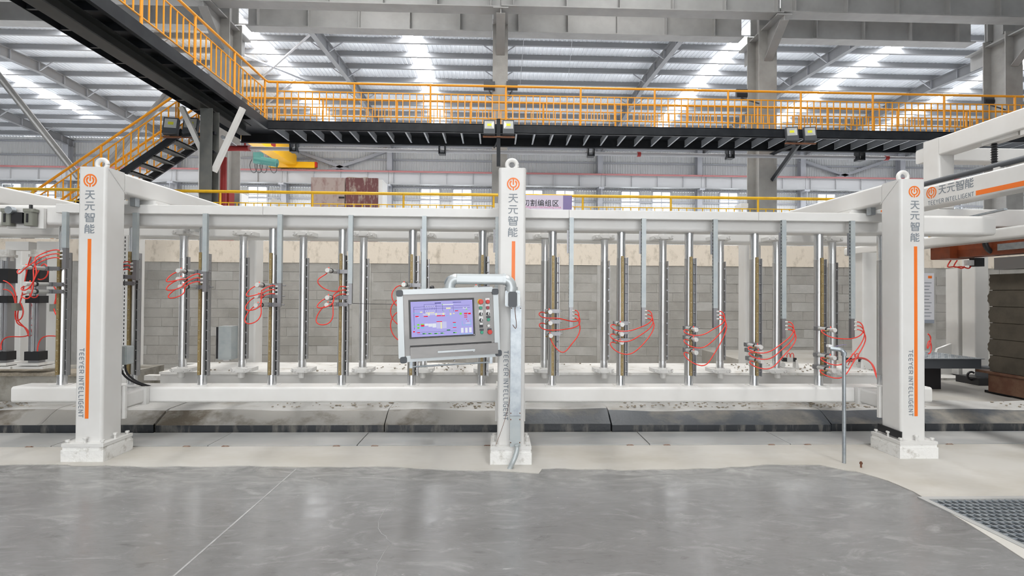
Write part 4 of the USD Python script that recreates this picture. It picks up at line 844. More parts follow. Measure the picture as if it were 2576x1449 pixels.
# pipe under the far edge of the walkway, with hangers
pz = [at(x, y, Y=15.05) for x, y in ((625, 380), (1300, 384), (1900, 396), (2600, 412))]
pp = thing('service_pipe', 'long grey service pipe slung under the far edge of the walkway', 'pipe')
obj('pipe', MB().tube([(pz[0][0], 15.05, 5.455), (18, 15.05, 5.455)], .055, 10), m_structb, pp, smooth=60)
obj('red_valve', MB().cyl((pz[0][0]-.30, 15.05, 5.455), (pz[0][0]+.05, 15.05, 5.455), .085, 12).cyl((pz[0][0]-.1, 15.05, 5.37), (pz[0][0]-.1, 15.05, 5.62), .03, 8), m_redpipe, pp, 'dark red valve at the left end')
for x, y in ((1607, 385), (2230, 400)): q = at(x, y, Y=15.05); obj('red_coupling', MB().cyl((q[0]-.05, 15.05, 5.455), (q[0]+.05, 15.05, 5.455), .075, 12), m_redpipe, pp)
obj('branch_pipe', MB().tube([(pz[0][0]-.3, 15.05, 5.455), at(560, 345, Y=13.2)], .05, 8), m_galv, pp)
for x in (738, 1112, 1487, 1838, 2166):
    q = at(x, 385, Y=14.9); h = thing('pipe_hanger', f'dark U shaped pipe hanger under the walkway, {["left end", "left of the centre post", "right of the centre post", "left of the right floodlights", "above the right white post"][[738, 1112, 1487, 1838, 2166].index(x)]}', 'hanger', (q[0], 15.05, 0), 'pipe hangers')
    obj('strap', MB().box(-.10, -.07, -.2, .02, 5.36, 5.78).box(.07, .10, -.2, .02, 5.36, 5.78).box(-.10, .10, -.2, .02, 5.33, 5.36), m_walk, h)
# ================================================================ things on the raised platform
PRZ = 2.37
railing('platform_railing', 'yellow tube railing along the top of the block wall', (at(-40, 487, Y=11.3)[0]-1, 11.32, PRZ), (at(2340, 505, Y=11.3)[0], 11.32, PRZ), 1.07, 1.93, 11, m_yrail , r=(.034, .024, .0125, .018))
# banner with lettering
GL = json.loads('[[[[34,-116,34,-114,41,-110,50,-100,58,-77,60,-48,45,-48,44,-40,96,-39,94,-100,92,-111,89,-117,84,-120,67,-120,65,-114,65,-111,81,-111,83,-107,86,-81,86,-48,69,-48,67,-80,63,-95,58,-105,52,-113,43,-120,38,-120,38,-118]],[[8,-69,7,-61,19,-59,19,-35,28,-34,28,-56,42,-53,47,-54,46,-62,28,-65,28,-92,47,-85,48,-93,19,-107,15,-101,15,-99,19,-95,19,-68]]],[[[74,-120,72,-113,86,-113,86,-31,95,-31,95,-115,92,-120]],[[69,-44,77,-44,76,-99,69,-98]],[[10,-56,10,-40,33,-40,30,-32,35,-30,39,-30,43,-40,64,-40,64,-56,59,-56,58,-61,42,-62,42,-66,56,-66,56,-73,42,-73,42,-78,63,-78,63,-85,42,-86,42,-91,59,-91,59,-120,50,-120,49,-117,25,-117,24,-120,16,-120,16,-91,33,-91,33,-86,11,-85,11,-78,33,-78,33,-73,18,-73,18,-66,33,-66,33,-62,16,-61,16,-57],[41,-48,42,-54,54,-54,56,-53,56,-47],[24,-108,50,-109,50,-99,24,-99],[19,-53,33,-54,34,-47,19,-47]]],[[[9,-114,8,-107,11,-105,36,-96,38,-96,38,-100,40,-100,44,-73,44,-41,65,-41,62,-32,67,-30,71,-30,76,-41,94,-41,94,-65,52,-66,52,-72,95,-72,95,-118,93,-120,76,-118,75,-100,71,-100,71,-118,64,-118,64,-100,58,-100,58,-120,50,-120,49,-101,48,-101,46,-111,41,-120,34,-116,38,-105,12,-115],[83,-113,87,-114,88,-113,88,-100,83,-100],[83,-91,88,-92,88,-80,83,-80],[52,-56,86,-57,86,-49,52,-49],[72,-80,71,-92,76,-92,76,-80],[58,-91,64,-92,64,-80,58,-80]],[[8,-64,13,-59,21,-43,25,-30,32,-32,33,-37,21,-61,28,-61,33,-51,41,-54,35,-67,24,-83,25,-84,38,-81,38,-89,11,-96,8,-89,15,-83,21,-72,17,-71,10,-73]]],[[[40,-119,41,-111,50,-110,50,-36,89,-35,90,-110,98,-111,98,-119],[59,-110,81,-111,81,-94,59,-94],[59,-85,80,-86,81,-84,81,-69,59,-69],[80,-60,81,-44,59,-44,59,-60]],[[8,-64,13,-61,17,-55,25,-40,27,-32,31,-31,36,-33,36,-37,22,-62,32,-62,38,-51,46,-55,40,-66,27,-83,44,-81,44,-89,11,-96,9,-88,20,-79,25,-71,11,-73]],[[9,-106,14,-106,44,-99,44,-107,15,-115,10,-115]]],[[[13,-37,95,-36,95,-45,22,-45,22,-109,97,-110,97,-119,14,-119]],[[26,-100,28,-96,40,-89,51,-78,29,-57,29,-55,36,-51,54,-68,58,-70,66,-62,74,-48,83,-51,75,-65,66,-77,86,-98,84,-102,78,-105,64,-88,59,-85,34,-105,31,-105]]]]')
bx0, bx1, bz0, bz1 = at(1298, 500, Y=11.2)[0], at(1439, 500, Y=11.2)[0], at(1380, 530, Y=11.2)[2], at(1380, 491, Y=11.2)[2]
bn_ = thing('banner', 'pale purple banner with black Chinese words hung on the yellow railing', 'banner')
obj('sheet', MB().box(bx0-.3, bx1, 11.20, 11.215, bz0-.25, bz1), m_pv, bn_)
obj('hook', MB().box(bx1-.1, bx1-.08, 11.20, 11.30, bz1-.02, bz1), m_black, bn_); obj('band', MB().box(bx1-.20, bx1-.001, 11.197, 11.1995, bz0-.25, bz1-.001), m_pvd, bn_, 'dark purple band with a lace pattern')
cw = at(1385, 505, Y=11.2)[0]-at(1366.6, 505, Y=11.2)[0]; q = MB(); xs_ = at(1314, 505, Y=11.2)[0]; zb = PZ(1380, 515, 11.2)
for k, polys in enumerate(GL):
    for rings in polys:
        rs_ = [list(zip(r[::2], r[1::2])) for r in rings]; g_ = Polygon(rs_[0], rs_[1:])
        q.poly(affinity.scale(g_.buffer(0), cw/101, cw/101, origin=(0, 0)), lambda v: np.stack([xs_+k*cw+v[:, 0], 11.1995-v[:, 2], zb+cw*.98+v[:, 1]], 1), .001)
obj('chinese_words', q, m_ink, bn_, 'black Chinese words')
tm_ = meshkit.text_mesh('Cutting and marshalling area', .042, .001); v = np.array(tm_.vertices); k = (at(1411, 519, Y=11.2)[0]-at(1312, 519, Y=11.2)[0])/v[:, 0].max(); v[:, 0] *= k
obj('english_words', MB().add(np.stack([at(1312, 519, Y=11.2)[0]+v[:, 0], 11.1995-v[:, 2], PZ(1380, 523.5, 11.2)+v[:, 1]], 1), tm_.faces), m_pink, bn_, 'small pink English words')
# steel mould plates standing on the platform
for l, (xa, xb), m_, zz in (('pale scraped half of the maroon steel mould on the platform', (782, 867), m_maroonpale, 446), ('dark maroon worn half of the steel mould on the platform', (869, 951), m_maroon, 447)):
    a, b = at(xa, 500, Y=20)[0], at(xb, 500, Y=20)[0]; t = thing('mould_box', l, 'mould', (0, 0, 0)); z1 = PZ(xa, zz, 20)
    obj('side_plate', MB().box(a, b, 20, 20.06, PRZ, z1), m_, t); obj('body', MB().box(a+.01, b-.01, 20.06, 20.9, PRZ, z1-.03), m_maroonpale, t)
    if xa < 800: obj('latch', MB().box(b-.22, b-.01, 19.96, 20., PZ(850, 497, 20)-.03, PZ(850, 497, 20)+.03), m_black, t)
    else: obj('white_edge', MB().box(b, b+.16, 20.03, 20.9, PRZ, z1-.05), m_white, t, 'white flaking edge'); obj('edge_crust', MB().tube([(a+x_, 20.03, z1+.012*math.sin(9*x_)) for x_ in np.linspace(.05, b-a-.4, 9)], .03, 6), m_mould, t)
# yellow bridge crane
kr = thing('bridge_crane', 'yellow overhead bridge crane with a maroon stripe and teal hoist at the far wall', 'crane')
kz = 10.70; kx0 = -15.42
obj('main_girder', MB().loft([np.array([[kx0+a, y, z] for a, z in ((-.42, z0), (.42, z0), (.42, z1), (-.42, z1))]) for y, z0, z1 in ((38.2, kz+.10, kz+.75), (36.6, kz-.02, kz+1.25), (22, kz-.02, kz+1.25), (17.0, kz+.15, kz+.8))]), m_crane, kr)
ec0, ec1 = at(680, 425, Y=38.5)[0], at(794, 425, Y=38.5)[0]
obj('end_carriage', MB().box(ec0, ec1, 38.25, 38.65, kz-.10, kz+.34), m_crane, kr); obj('buffer', MB().box(ec1, ec1+.12, 38.3, 38.6, kz-.02, kz+.36), m_red, kr)
obj('stripe', MB().box(kx0+.42, kx0+.425, 33.9, 34.6, kz+.3, kz+1.2), m_redpipe, kr, 'dark red stripe'); obj('pale_stripe', MB().box(kx0+.42, kx0+.424, 23, 33.4, kz+.35, kz+.75), m_creamwall, kr)
hp = at(672, 402, Y=31.)
obj('hoist', MB().cyl((hp[0]-.7, 31, hp[2]), (hp[0]+.6, 31, hp[2]-.2), .24, 14).box(hp[0]-.75, hp[0]-.3, 30.8, 31.2, hp[2]-.25, hp[2]+.4), m_teal, kr)
for dx in (-.9, -.6, -.3, .3): obj('hoist_cable', MB().tube(spline([(hp[0]+dx, 31, hp[2]), (hp[0]+dx-.08, 31, hp[2]-.6), (hp[0]+dx+.12, 31, hp[2]-.8), (hp[0]+dx+.3, 31, hp[2]-.2)], 14), .018, 5), m_black, kr)
t = thing('fire_pipe', 'dark red vertical fire pipe beside the walkway column', 'pipe')
q = at(562, 450, Y=14.2); obj('riser', MB().cyl((q[0], 14.2, PRZ), (q[0], 14.2, PZ(562, 396, 14.2)), .085, 12), m_redpipe, t, smooth=60)
obj('cross_pipe', MB().cyl((q[0], 14.2, PZ(562, 373, 14.2)), at(625, 373, Y=14.3), .075, 10), m_redpipe, t, smooth=60)
q2 = at(566, 505, Y=14.6); obj('cabinet', MB().box(q2[0]-.16, q2[0]+.16, 14.5, 14.8, PRZ, PZ(566, 480, 14.6)), m_redpipe, t)
p, q = at(688, 506, Y=14.5), at(770, 540, Y=14.5); t = thing('chute', 'white slanting chute behind the yellow railing', 'chute'); obj('trough', MB().bar(p, q, .3, .16), m_white, t); obj('prop', MB().box(p[0]+.1, p[0]+.2, 14.45, 14.55, PRZ, p[2]-.1), m_white, t); obj('prop', MB().box(q[0]-.2, q[0]-.1, 14.45, 14.55, PRZ, q[2]-.02), m_white, t)
q = at(575, 490, Y=22); t = thing('white_cabinet', 'white cabinet on the platform beside the red pipe', 'cabinet'); obj('body', MB().box(q[0], q[0]+.55, 22, 22.6, PRZ, PZ(590, 486, 22)), m_white, t); obj('door', MB().box(q[0]+.03, q[0]+.52, 21.98, 22, PRZ+.1, PZ(590, 490, 22)), m_white, t)
t = thing('camera_pole', 'white surveillance camera on a short pole behind the yellow railing at right', 'camera'); q = at(1866, 520, Y=12.6)
obj('housing', MB().box(q[0]-.09, q[0]+.09, 12.45, 12.8, q[2]-.05, q[2]+.06), m_white, t); obj('pole', MB().cyl((q[0]-.06, 12.6, PRZ), (q[0]-.06, 12.6, q[2]-.05), .03, 8), m_white, t)

# ================================================================ right: pipe stand, valves, neighbouring machine
t = thing('standpipe', 'thin galvanised standpipe with elbow rising from the floor left of the right post', 'pipe')
sx_, sy_ = 2.541, 3.612
obj('riser', MB().cyl((sx_, sy_, -.002), (sx_, sy_, .80), .0125, 14), m_galv, t, smooth=60)
el = [(sx_, sy_, .80)] + [(sx_-.03+.03*math.cos(a), sy_+.01*math.sin(a), .80+.03*math.sin(a)) for a in np.linspace(.2, 1.57, 6)] + [(sx_-.085, sy_+.03, .835)]
obj('elbow', MB().tube(el, .0165, 12), m_galv, t, smooth=60); obj('elbow_collar', MB().cyl((sx_, sy_, .785), (sx_, sy_, .812), .0185, 14), m_galv, t)
obj('hose_clip', MB().box(sx_-.10, sx_-.07, sy_+.02, sy_+.05, .845, .862), m_lblw, t)
obj('cable_tie', MB().tube([(sx_-.05, sy_+.02, .85), (sx_+.03, sy_+.05, .862), (sx_+.06, sy_+.06, .858)], .002, 5), m_pvd, t)
q = at(2166, 1178, Z=0); obj('rusty_bolt', MB().cyl(q-(0, 0, .01), q+(0, 0, .048), .006, 8).cyl(q+(0, 0, .03), q+(0, 0, .042), .010, 6), m_rust, None, 'rusty anchor bolt sticking out of the pale screed near the standpipe', 'bolt')
def valve(label, px, py):
    q = at(px, py, Y=5.45); z0 = .42; t = thing('pneumatic_valve', label, 'valve', (q[0], 5.45, z0))
    obj('base_bracket', MB().box(-.10, .09, -.04, .05, 0, .012).ext([(.055, 0), (.10, 0), (.075, .10), (.06, .10)], 'y', -.03, .03), m_white, t)
    obj('body', MB().box(-.035, .03, -.025, .025, .075, .125), m_cylgrey, t)
    for a, b in ((-.075, -.035), (.03, .072)): obj('solenoid', MB().box(a, b, -.02, .02, .08, .12), m_black, t)
    obj('actuator', MB().cyl((-.085, -.03, .045), (-.085, .04, .045), .028, 14), m_cap, t, smooth=40)
    for x in (-.02, .02):
        P = [(x, 0, .12), (x+.002, 0, .16), (x+.02, .0, .17), (x+.032, 0, .14), (x+.03, .01, .10)]
        obj('tube', MB().tube(spline(P, 12), .004, 6), m_hose, t)
valve('small pneumatic valve with black ends on the lower rear beam, right of the centre', 1985, 900)
valve('small pneumatic valve with black ends beside the standpipe', 2148, 918)
for k, pts_ in enumerate(([(2128, 916), (2140, 905), (2168, 900), (2190, 912), (2202, 940), (2212, 962), (2222, 972)], [(2134, 918), (2150, 903), (2176, 903), (2197, 920), (2206, 950), (2214, 968), (2222, 975)], [(2145, 910), (2160, 902), (2184, 908), (2200, 930), (2208, 955), (2218, 970)])):
    P = [at(x, y, Y=5.3-.16*i) for i, (x, y) in enumerate(pts_)]
    obj('air_hose', MB().tube(spline(P, 36), .0055, 8), m_hose, None, f'{["upper", "middle", "lower"][k]} thick red hose arching from the valve to the right post', 'hose', 'thick hoses', smooth=60)
P = [at(x, y, Y=5.2) for x, y in ((2334, 840), (2341, 850), (2338, 868), (2333, 876), (2337, 858), (2342, 866), (2335, 890))]
obj('coiled_hose', MB().tube(spline(P, 40), .006, 6), m_hose, None, 'coiled red hose peeking out right of the right post', 'hose')
# beam with emblem that runs towards the camera
lgx = 4.20; t = thing('neighbour_beam', 'white beam with emblem, grey lettering and orange stripe right of the right post', 'beam')
zt, zb_ = at(2330, 470, X=lgx)[2], at(2330, 522, X=lgx)[2]
obj('tube', MB().ext([(lgx+.1+a, (zt+zb_)/2+b) for a, b in rr(.2, zt-zb_, .02, 4)], 'y', 3.2, 8.5), m_white, t, smooth=30); obj('leg', MB().ext(rr(.2, .2, .02, 4, lgx+.1, 3.32), 'z', 0, zb_+.01), m_white, t, smooth=30)
Tl = lambda y, z: (lambda v: np.stack([lgx-.0004-v[:, 2], y-v[:, 0], z+v[:, 1]], 1))
def ax(px, py): q = at(px, py, X=lgx); return q[1], q[2]
y_, z_ = ax(2343, 485); y2, _ = ax(2330.5, 490); obj('emblem', MB().poly(logo(y2-y_), Tl(y_, z_), .0008), m_orange, t, 'orange circular emblem')
ya_, za = ax(2361, 491); yb_, zb2 = ax(2452, 480); cwid = (ya_-yb_)/4.12; ht = (ax(2361, 468)[1]-za)*.98; q = MB()
for k, n_ in enumerate(('tian', 'yuan', 'zhi', 'neng')): q.poly(affinity.scale(HANS[n_], cwid*.92/24, ht/24, origin=(0, 0)), Tl(ya_-k*cwid*1.03, za+.004), .0008)
obj('characters', q, m_letter, t, 'four grey Chinese characters')
ya2, zl = ax(2335, 517); yb2, _ = ax(2450, 498); sh_, wd = latin('TEEYER INTELLIGENT', .040); obj('lettering', MB().poly(affinity.scale(sh_, (ya2-yb2)/wd, 1, origin=(0, 0)), Tl(ya2, zl+.002), .0008), m_letter, t, 'grey Latin lettering')
y0, z0_ = ax(2455, 492); _, z1_ = ax(2455, 480); obj('stripe', MB().box(lgx-.001, lgx+.002, 3.25, y0, z0_, z1_), m_orange, t, 'orange stripe'); obj('stripe', MB().box(lgx-.001, lgx+.002, 5.05, 6.2, z0_+.015, z1_+.01), m_orange, t, 'orange stripe')
t = thing('drag_tube', 'dark grey round tube above the white beam with the emblem', 'tube'); q = at(2330, 462, Y=5.2); obj('tube', MB().tube([(q[0], 3.2, q[2]), (q[0], 7.6, q[2])], .027, 14), m_dkgrey, t, smooth=60); obj('saddle', MB().box(q[0]-.02, q[0]+.02, 3.4, 3.46, zt, q[2]-.02), m_white, t); obj('saddle', MB().box(q[0]-.02, q[0]+.02, 4.4, 4.46, zt, q[2]-.02), m_white, t); obj('saddle', MB().box(q[0]-.02, q[0]+.02, 6.4, 6.46, zt, q[2]-.02), m_white, t)
obj('slotted_rail', MB().bar(at(2412, 552, Y=5.6), at(2530, 526, Y=4.9), .03, .02), m_galv, None, 'slotted grey cable rail under the white beam with the emblem', 'rail')
# tall portal behind it
t = thing('tall_portal', 'tall white steel portal at the upper right edge of the picture', 'portal'); p = at(2362, 345, Y=6.0); X5 = p[0]+.1
obj('leg', MB().ext(rr(.2, .24, .02, 4, X5, 6.12), 'z', 2.30, p[2]), m_white, t, smooth=30)
obj('foot_beam', MB().ext([(6.12+a, 2.19+b) for a, b in rr(.24, .22, .02, 4)], 'x', 4.42, 9), m_white, t, smooth=30)
obj('front_beam', MB().ext([(X5+a, p[2]-.11+b) for a, b in rr(.2, .22, .02, 4)], 'y', 3.4, 6.0), m_white, t, smooth=30); obj('leg', MB().ext(rr(.2, .24, .02, 4, X5, 3.53), 'z', 0, p[2]-.2), m_white, t, smooth=30)
q0, q1 = at(2420, 376, Y=6.35), at(2420, 410, Y=6.35); obj('cross_beam', MB().ext([(6.36+a, (q0[2]+q1[2])/2+b) for a, b in rr(.2, q0[2]-q1[2], .02, 4)], 'x', X5, 9), m_white, t, smooth=30)
obj('bearing_block', MB().box(X5-.06, X5+.06, 5.1, 5.5, p[2]-.255, p[2]-.22), m_white, t); obj('bearing_block', MB().box(X5-.08, X5+.08, 4.85, 5.06, p[2]-.275, p[2]-.22), m_white, t)
ch = MB(); a_, b_ = at(2501, 356, X=X5), at(2501, 425, X=X5); a_[2] = p[2]-.215
n_ = 12
for i in range(n_): z = a_[2]+(b_[2]-a_[2])*i/n_; ch.lathe([(.022, z-.006), (.034, z), (.022, z+.006)], (a_[0], a_[1], 0), 'z', 10)
obj('corrugated_hose', ch.cyl((a_[0], a_[1], b_[2]), (a_[0], a_[1], a_[2]), .024, 10), m_black, None, 'black corrugated hose hanging from the tall portal', 'hose')
# lifting clamp, cake and cart
t = thing('clamp_beam', 'burnt orange clamp beam hanging right of the right post', 'beam'); q = at(2341, 622, Y=6.85); q2 = at(2341, 654, Y=6.85)
obj('nose', MB().ext([(q[0]+.17+a, (q[2]+q2[2])/2+b) for a, b in rr(.34, q[2]-q2[2], .015, 3)], 'y', 6.55, 6.85), m_burnt, t, smooth=30)
obj('beam', MB().ext([(q[0]+.22+a, (q[2]+q2[2])/2+.02+b) for a, b in rr(.24, q[2]-q2[2]+.02, .015, 3)], 'y', 4.0, 6.55), m_burnt, t, smooth=30)
obj('upper_plate', MB().box(q[0]+.2, q[0]+.5, 4.0, 6.7, q[2]+.03, q[2]+.12), m_brown, t)
g0_, g1_ = at(2462, 650, Y=6.3), at(2576, 655, Y=6.3); obj('grey_rail', MB().box(q[0]+.20, q[0]+.34, 4.0, 6.15, q2[2]-.17, q2[2]-.02), m_plate, t); obj('grey_tube', MB().box(q[0]+.09, q[0]+.1, 4.0, 6.0, (q[2]+q2[2])/2-.03, (q[2]+q2[2])/2+.05), m_galv, t)
P = [at(x, y, Y=6.1) for x, y in ((2478, 606), (2482, 622), (2495, 634), (2514, 637))]; obj('black_hose', MB().tube(spline(P, 16), .03, 10), m_black, t, smooth=60)
obj('sensor_box', MB().box(*sorted((at(2422, 0, Y=6.5)[0], at(2442, 0, Y=6.5)[0])), 6.45, 6.5, PZ(2430, 668, 6.5), PZ(2430, 655, 6.5)), m_lblw, t); obj('sensor_body', MB().box(at(2442, 660, Y=6.5)[0], at(2462, 660, Y=6.5)[0], 6.42, 6.52, PZ(2450, 671, 6.5), q2[2]), m_black, t)
for dx in (0, 16): P = [at(x+dx, y, Y=6.5) for x, y in ((2392, 655), (2386, 672), (2402, 671), (2418, 675), (2426, 670))]; obj('thin_hose', MB().tube(spline(P, 20), .008, 6), m_hose, t)
t = thing('gantry_beam', 'pale lower gantry beam above the burnt orange clamp', 'beam'); a_, b_ = at(2330, 597, Y=6.6), at(2330, 622, Y=6.6); obj('beam', MB().ext([(a_[0]+.12+u, (a_[2]+b_[2])/2+v) for u, v in rr(.24, a_[2]-b_[2], .03, 4)], 'y', 3.6, 8.2), m_white, t, smooth=30)
a_ = at(2485, 690, Y=6.2); b_ = at(2485, 933, Y=6.2); cz = np.linspace(b_[2], a_[2], 19); X6 = a_[0]
t = thing('concrete_cake', 'dark brown aerated concrete cake with wavy edge at the right picture edge', 'block')
nl = 6; cuts = np.linspace(b_[2], a_[2], nl+1)
for k in range(nl):
    zs = np.linspace(cuts[k]+.004, cuts[k+1]-.004, 7); prof = []
    for i, z in enumerate(zs): prof.append([(X6, 5.0, z), (X6, 6.18+.035*math.sin(i*math.pi/6)*(.6+.4*math.sin(k*2.1))-.012*(i % 2), z), (X6+.6, 6.18+.02*math.sin(i*2.), z), (X6+.6, 5.0, z)])
    obj('layer', MB().loft([np.array(p_) for p_ in prof]), m_cake, t)
obj('core', MB().box(X6+.01, X6+.59, 5.01, 6.15, b_[2], a_[2]-.01), m_cake, t)
t = thing('cake_cart', 'brown steel cart under the concrete cake', 'cart')
obj('side_plate', MB().box(X6-.02, X6+.62, 4.98, 6.35, b_[2]-.03, b_[2]-.001), m_brown, t); zc_ = PZ(2485, 984, 6.2)
obj('side_frame', MB().box(X6, X6+.6, 4.98, 6.2, zc_, b_[2]-.03), m_brown, t); obj('running_gear', MB().box(X6+.05, X6+.5, 5.0, 6.3, .0, zc_), m_black, t)
q = at(2410, 985, Y=7.0); t = thing('coupling_gear', 'black greasy coupling gear on the floor in front of the white columns', 'machine part')
obj('frame', MB().box(q[0]+.06, q[0]+.95, 6.75, 7.1, .0, .10), m_black, t); obj('block', MB().box(q[0]+.25, q[0]+.5, 6.8, 7.0, .10, .24), m_dkgrey, t); th = np.linspace(.8, 5.4, 14)
obj('hook', MB().tube(np.stack([q[0]+.05+.055*np.cos(th), np.full(14, 6.85), .12+.055*np.sin(th)], 1), .014, 8), m_black, t)
# white columns, footbridge plate, posters
t = thing('machine_column_pair', 'pair of white square columns behind the footbridge plate at right', 'column')
for xa, xb, Y0, zz in ((2403, 2444, 7.5, 675), (2446, 2486, 7.2, 640)):
    a, b = at(xa, 800, Y=Y0)[0], at(xb, 800, Y=Y0)[0]; obj('column', MB().ext(rr(b-a-.03, .22, .02, 3, (a+b)/2+.02, Y0+.1), 'z', 0, PZ(xa, zz, Y0)), m_white, t, smooth=30)
    if xa < 2410: obj('gusset', MB().box(a-.42, a+.01, Y0+.05, Y0+.07, 0, .05), m_white, t); obj('gusset', MB().add([(a, Y0+.06, .05), (a-.35, Y0+.06, .05), (a-.22, Y0+.06, .42), (a, Y0+.06, .50), (a, Y0+.10, .05), (a-.35, Y0+.10, .05), (a-.22, Y0+.10, .42), (a, Y0+.10, .50)], [[0, 1, 2, 3], [7, 6, 5, 4], [0, 4, 5, 1], [1, 5, 6, 2], [2, 6, 7, 3], [3, 7, 4, 0]]), m_white, t)
    obj('foot_plate', MB().box(a-.5 if xa < 2410 else a-.02, b+.12, Y0-.3, Y0+.4, 0, .03), m_whiteold, t)
t = thing('footbridge_plate', 'chequered steel footbridge plate right of the right post', 'footbridge'); a, b = at(2296, 902, Y=6.3), at(2478, 901, Y=6.3); zf_ = a[2]
obj('plate', MB().box(a[0], b[0], 6.3, 7.12, zf_-.008, zf_), m_galv, t); rb_ = MB()
for i, x in enumerate(frange(a[0]+.03, b[0]-.03, .045)):
    for j, y in enumerate(frange(6.34, 7.08, .05)): s_ = .013 if (i+j) % 2 else -.013; rb_.bar((x-.013, y-s_, zf_+.001), (x+.013, y+s_, zf_+.001), .006, .004)
obj('tread_pattern', rb_, m_galv, t, kind='stuff'); obj('frame', MB().box(a[0], b[0]-.03, 6.32, 6.36, zf_-.13, zf_-.008), m_dkgrey, t); obj('frame', MB().box(a[0], b[0]-.03, 7.0, 7.04, zf_-.13, zf_-.008), m_dkgrey, t)
for x in frange(a[0]+.1, b[0]-.08, .28): obj('cross_member', MB().box(x-.02, x+.02, 6.361, 7.0, zf_-.12, zf_-.01), m_dkgrey, t)
obj('support', MB().box(a[0]+.05, a[0]+.55, 6.5, 6.9, .0, zf_-.13), m_black, t)
for k, (xa, xb) in enumerate(((2316, 2348), (2389, 2421))):
    a, b = at(xa, 750, Y=11.12)[0], at(xb, 750, Y=11.12)[0]; z1, z0_, z2 = PZ(xa, 687, 11.12), PZ(xa, 804, 11.12), PZ(xa, 813, 11.12)
    t = thing('wall_poster', f'white notice board with grey foot on the block wall, {["just right of the right post", "beside the white columns"][k]}', 'poster'); obj('panel', MB().box(a, b, 11.10, 11.17, z0_, z1), m_poster, t); obj('foot', MB().box(a, b, 11.10, 11.17, z2, z0_), m_postergrey, t)
    q = MB()
    for j in range(11): z = z1-.22-.075*j; q.box(a+.05, b-.06-.03*(j % 3), 11.098, 11.1, z-.008, z+.008)
    obj('text_lines', q, m_letter, t, 'lines of small dark print'); obj('heading', MB().box(b-.14, b-.05, 11.098, 11.1, z1-.12, z1-.06), m_orange, t, 'orange mark')

# ================================================================ left: pneumatic end of the machine
t = thing('air_service_unit', 'grey green compressed air filter and regulator on the beam at far left', 'regulator'); q = at(50, 545, Y=4.17)
obj('mounting_plate', MB().box(q[0]-.13, q[0]+.16, 4.20, 4.225, q[2]-.09, q[2]+.075), m_white, t)
m_olive = mat('olive_grey_plastic', (.20, .205, .175), .5)
for dx in (-.085, .09):
    b_ = obj('filter_bowl', MB().ext(rr(.07, .06, .015, 3, q[0]+dx, 4.165), 'z', q[2]-.075, q[2]+.035), m_olive, t, smooth=30); obj('sight_glass', MB().box(q[0]+dx-.008, q[0]+dx+.008, 4.131, 4.136, q[2]-.05, q[2]+.02), m_black, b_); obj('cap', MB().ext(rr(.085, .065, .015, 3, q[0]+dx, 4.165), 'z', q[2]+.035, q[2]+.06), m_olive, b_)
obj('regulator', MB().box(q[0]-.04, q[0]+.045, 4.14, 4.2, q[2]-.055, q[2]+.03), m_black, t); obj('gauge', MB().cyl((q[0]-.045, 4.12, q[2]+.045), (q[0]-.045, 4.16, q[2]+.045), .03, 16), m_galv, t); obj('knob', MB().cyl((q[0]+.09, 4.165, q[2]+.06), (q[0]+.09, 4.165, q[2]+.095), .012, 10), m_black, t)
for k, (xa, xb, Y0, y0_, y1_) in enumerate(((24, 52, 6.0, 625, 935), (88, 148, 5.9, 620, 935))):
    a, b = at(xa, 780, Y=Y0)[0], at(xb, 780, Y=Y0)[0]; t = thing('machine_side_plate', f'white upright machine plate at the {["far left edge", "left, beside the red hoses"][k]}', 'plate'); obj('plate', MB().ext(rr(b-a, .12, .01, 2, (a+b)/2, Y0+.06), 'z', -.45, PZ(xa, y0_, Y0)), m_white, t)
for k, xc0 in enumerate((86, 6)):
    Y0 = 5.05; x = at(xc0, 780, Y=Y0)[0]; t = thing('pneumatic_column', f'vertical pneumatic cylinder with black clamps, {["left of the first chrome column", "cut by the left picture edge"][k]}', 'cylinder')
    za = lambda y: PZ(xc0, y, Y0)
    obj('profile', MB().box(x-.05, x+.045, Y0, Y0+.08, za(915), za(648)), m_rack, t); obj('bright_rod', MB().cyl((x-.005, Y0-.01, za(905)), (x-.005, Y0-.01, za(655)), .014, 12), m_chrome, t)
    for y0_, y1_ in ((676, 712), (744, 762), (884, 906)): obj('clamp', MB().box(x-.06, x+.075, Y0-.03, Y0+.07, za(y1_), za(y0_)), m_black, t)
    for y0_, y1_, w in ((628, 640, .06), (640, 646, .075), (646, 656, .05)): obj('top_flange', MB().lathe([(0, za(y1_)), (w, za(y1_)), (w, za(y0_)), (0, za(y0_))], (x, Y0+.04, 0)), m_whiteold, t)
    obj('top_block', MB().box(x-.03, x+.19, Y0+.05, Y0+.15, za(628), PZ(xc0, 606, Y0)), m_white, t)
    for y0_, y1_, w in ((912, 918, .10), (920, 926, .14)): obj('bottom_flange', MB().box(x-w, x+w, Y0-.06, Y0+.12, za(y1_), za(y0_)), m_whiteold, t)
m_grimy = mat('grimy_base_paint', (.34, .325, .29), .8, col2=(.16, .145, .115), scale=3, lo=.45, hi=.62, bump=.3, bscale=25, detail=8)
t = thing('machine_plinth', 'mud stained pale machine base behind the kerb at far left', 'machine base'); obj('base', MB().box(-6.5, -3.72, 5.02, 5.8, 0, .40), m_grimy, t); obj('crust', MB().box(-6.5, -3.9, 5.0, 5.3, .40, .43), m_mould, t)
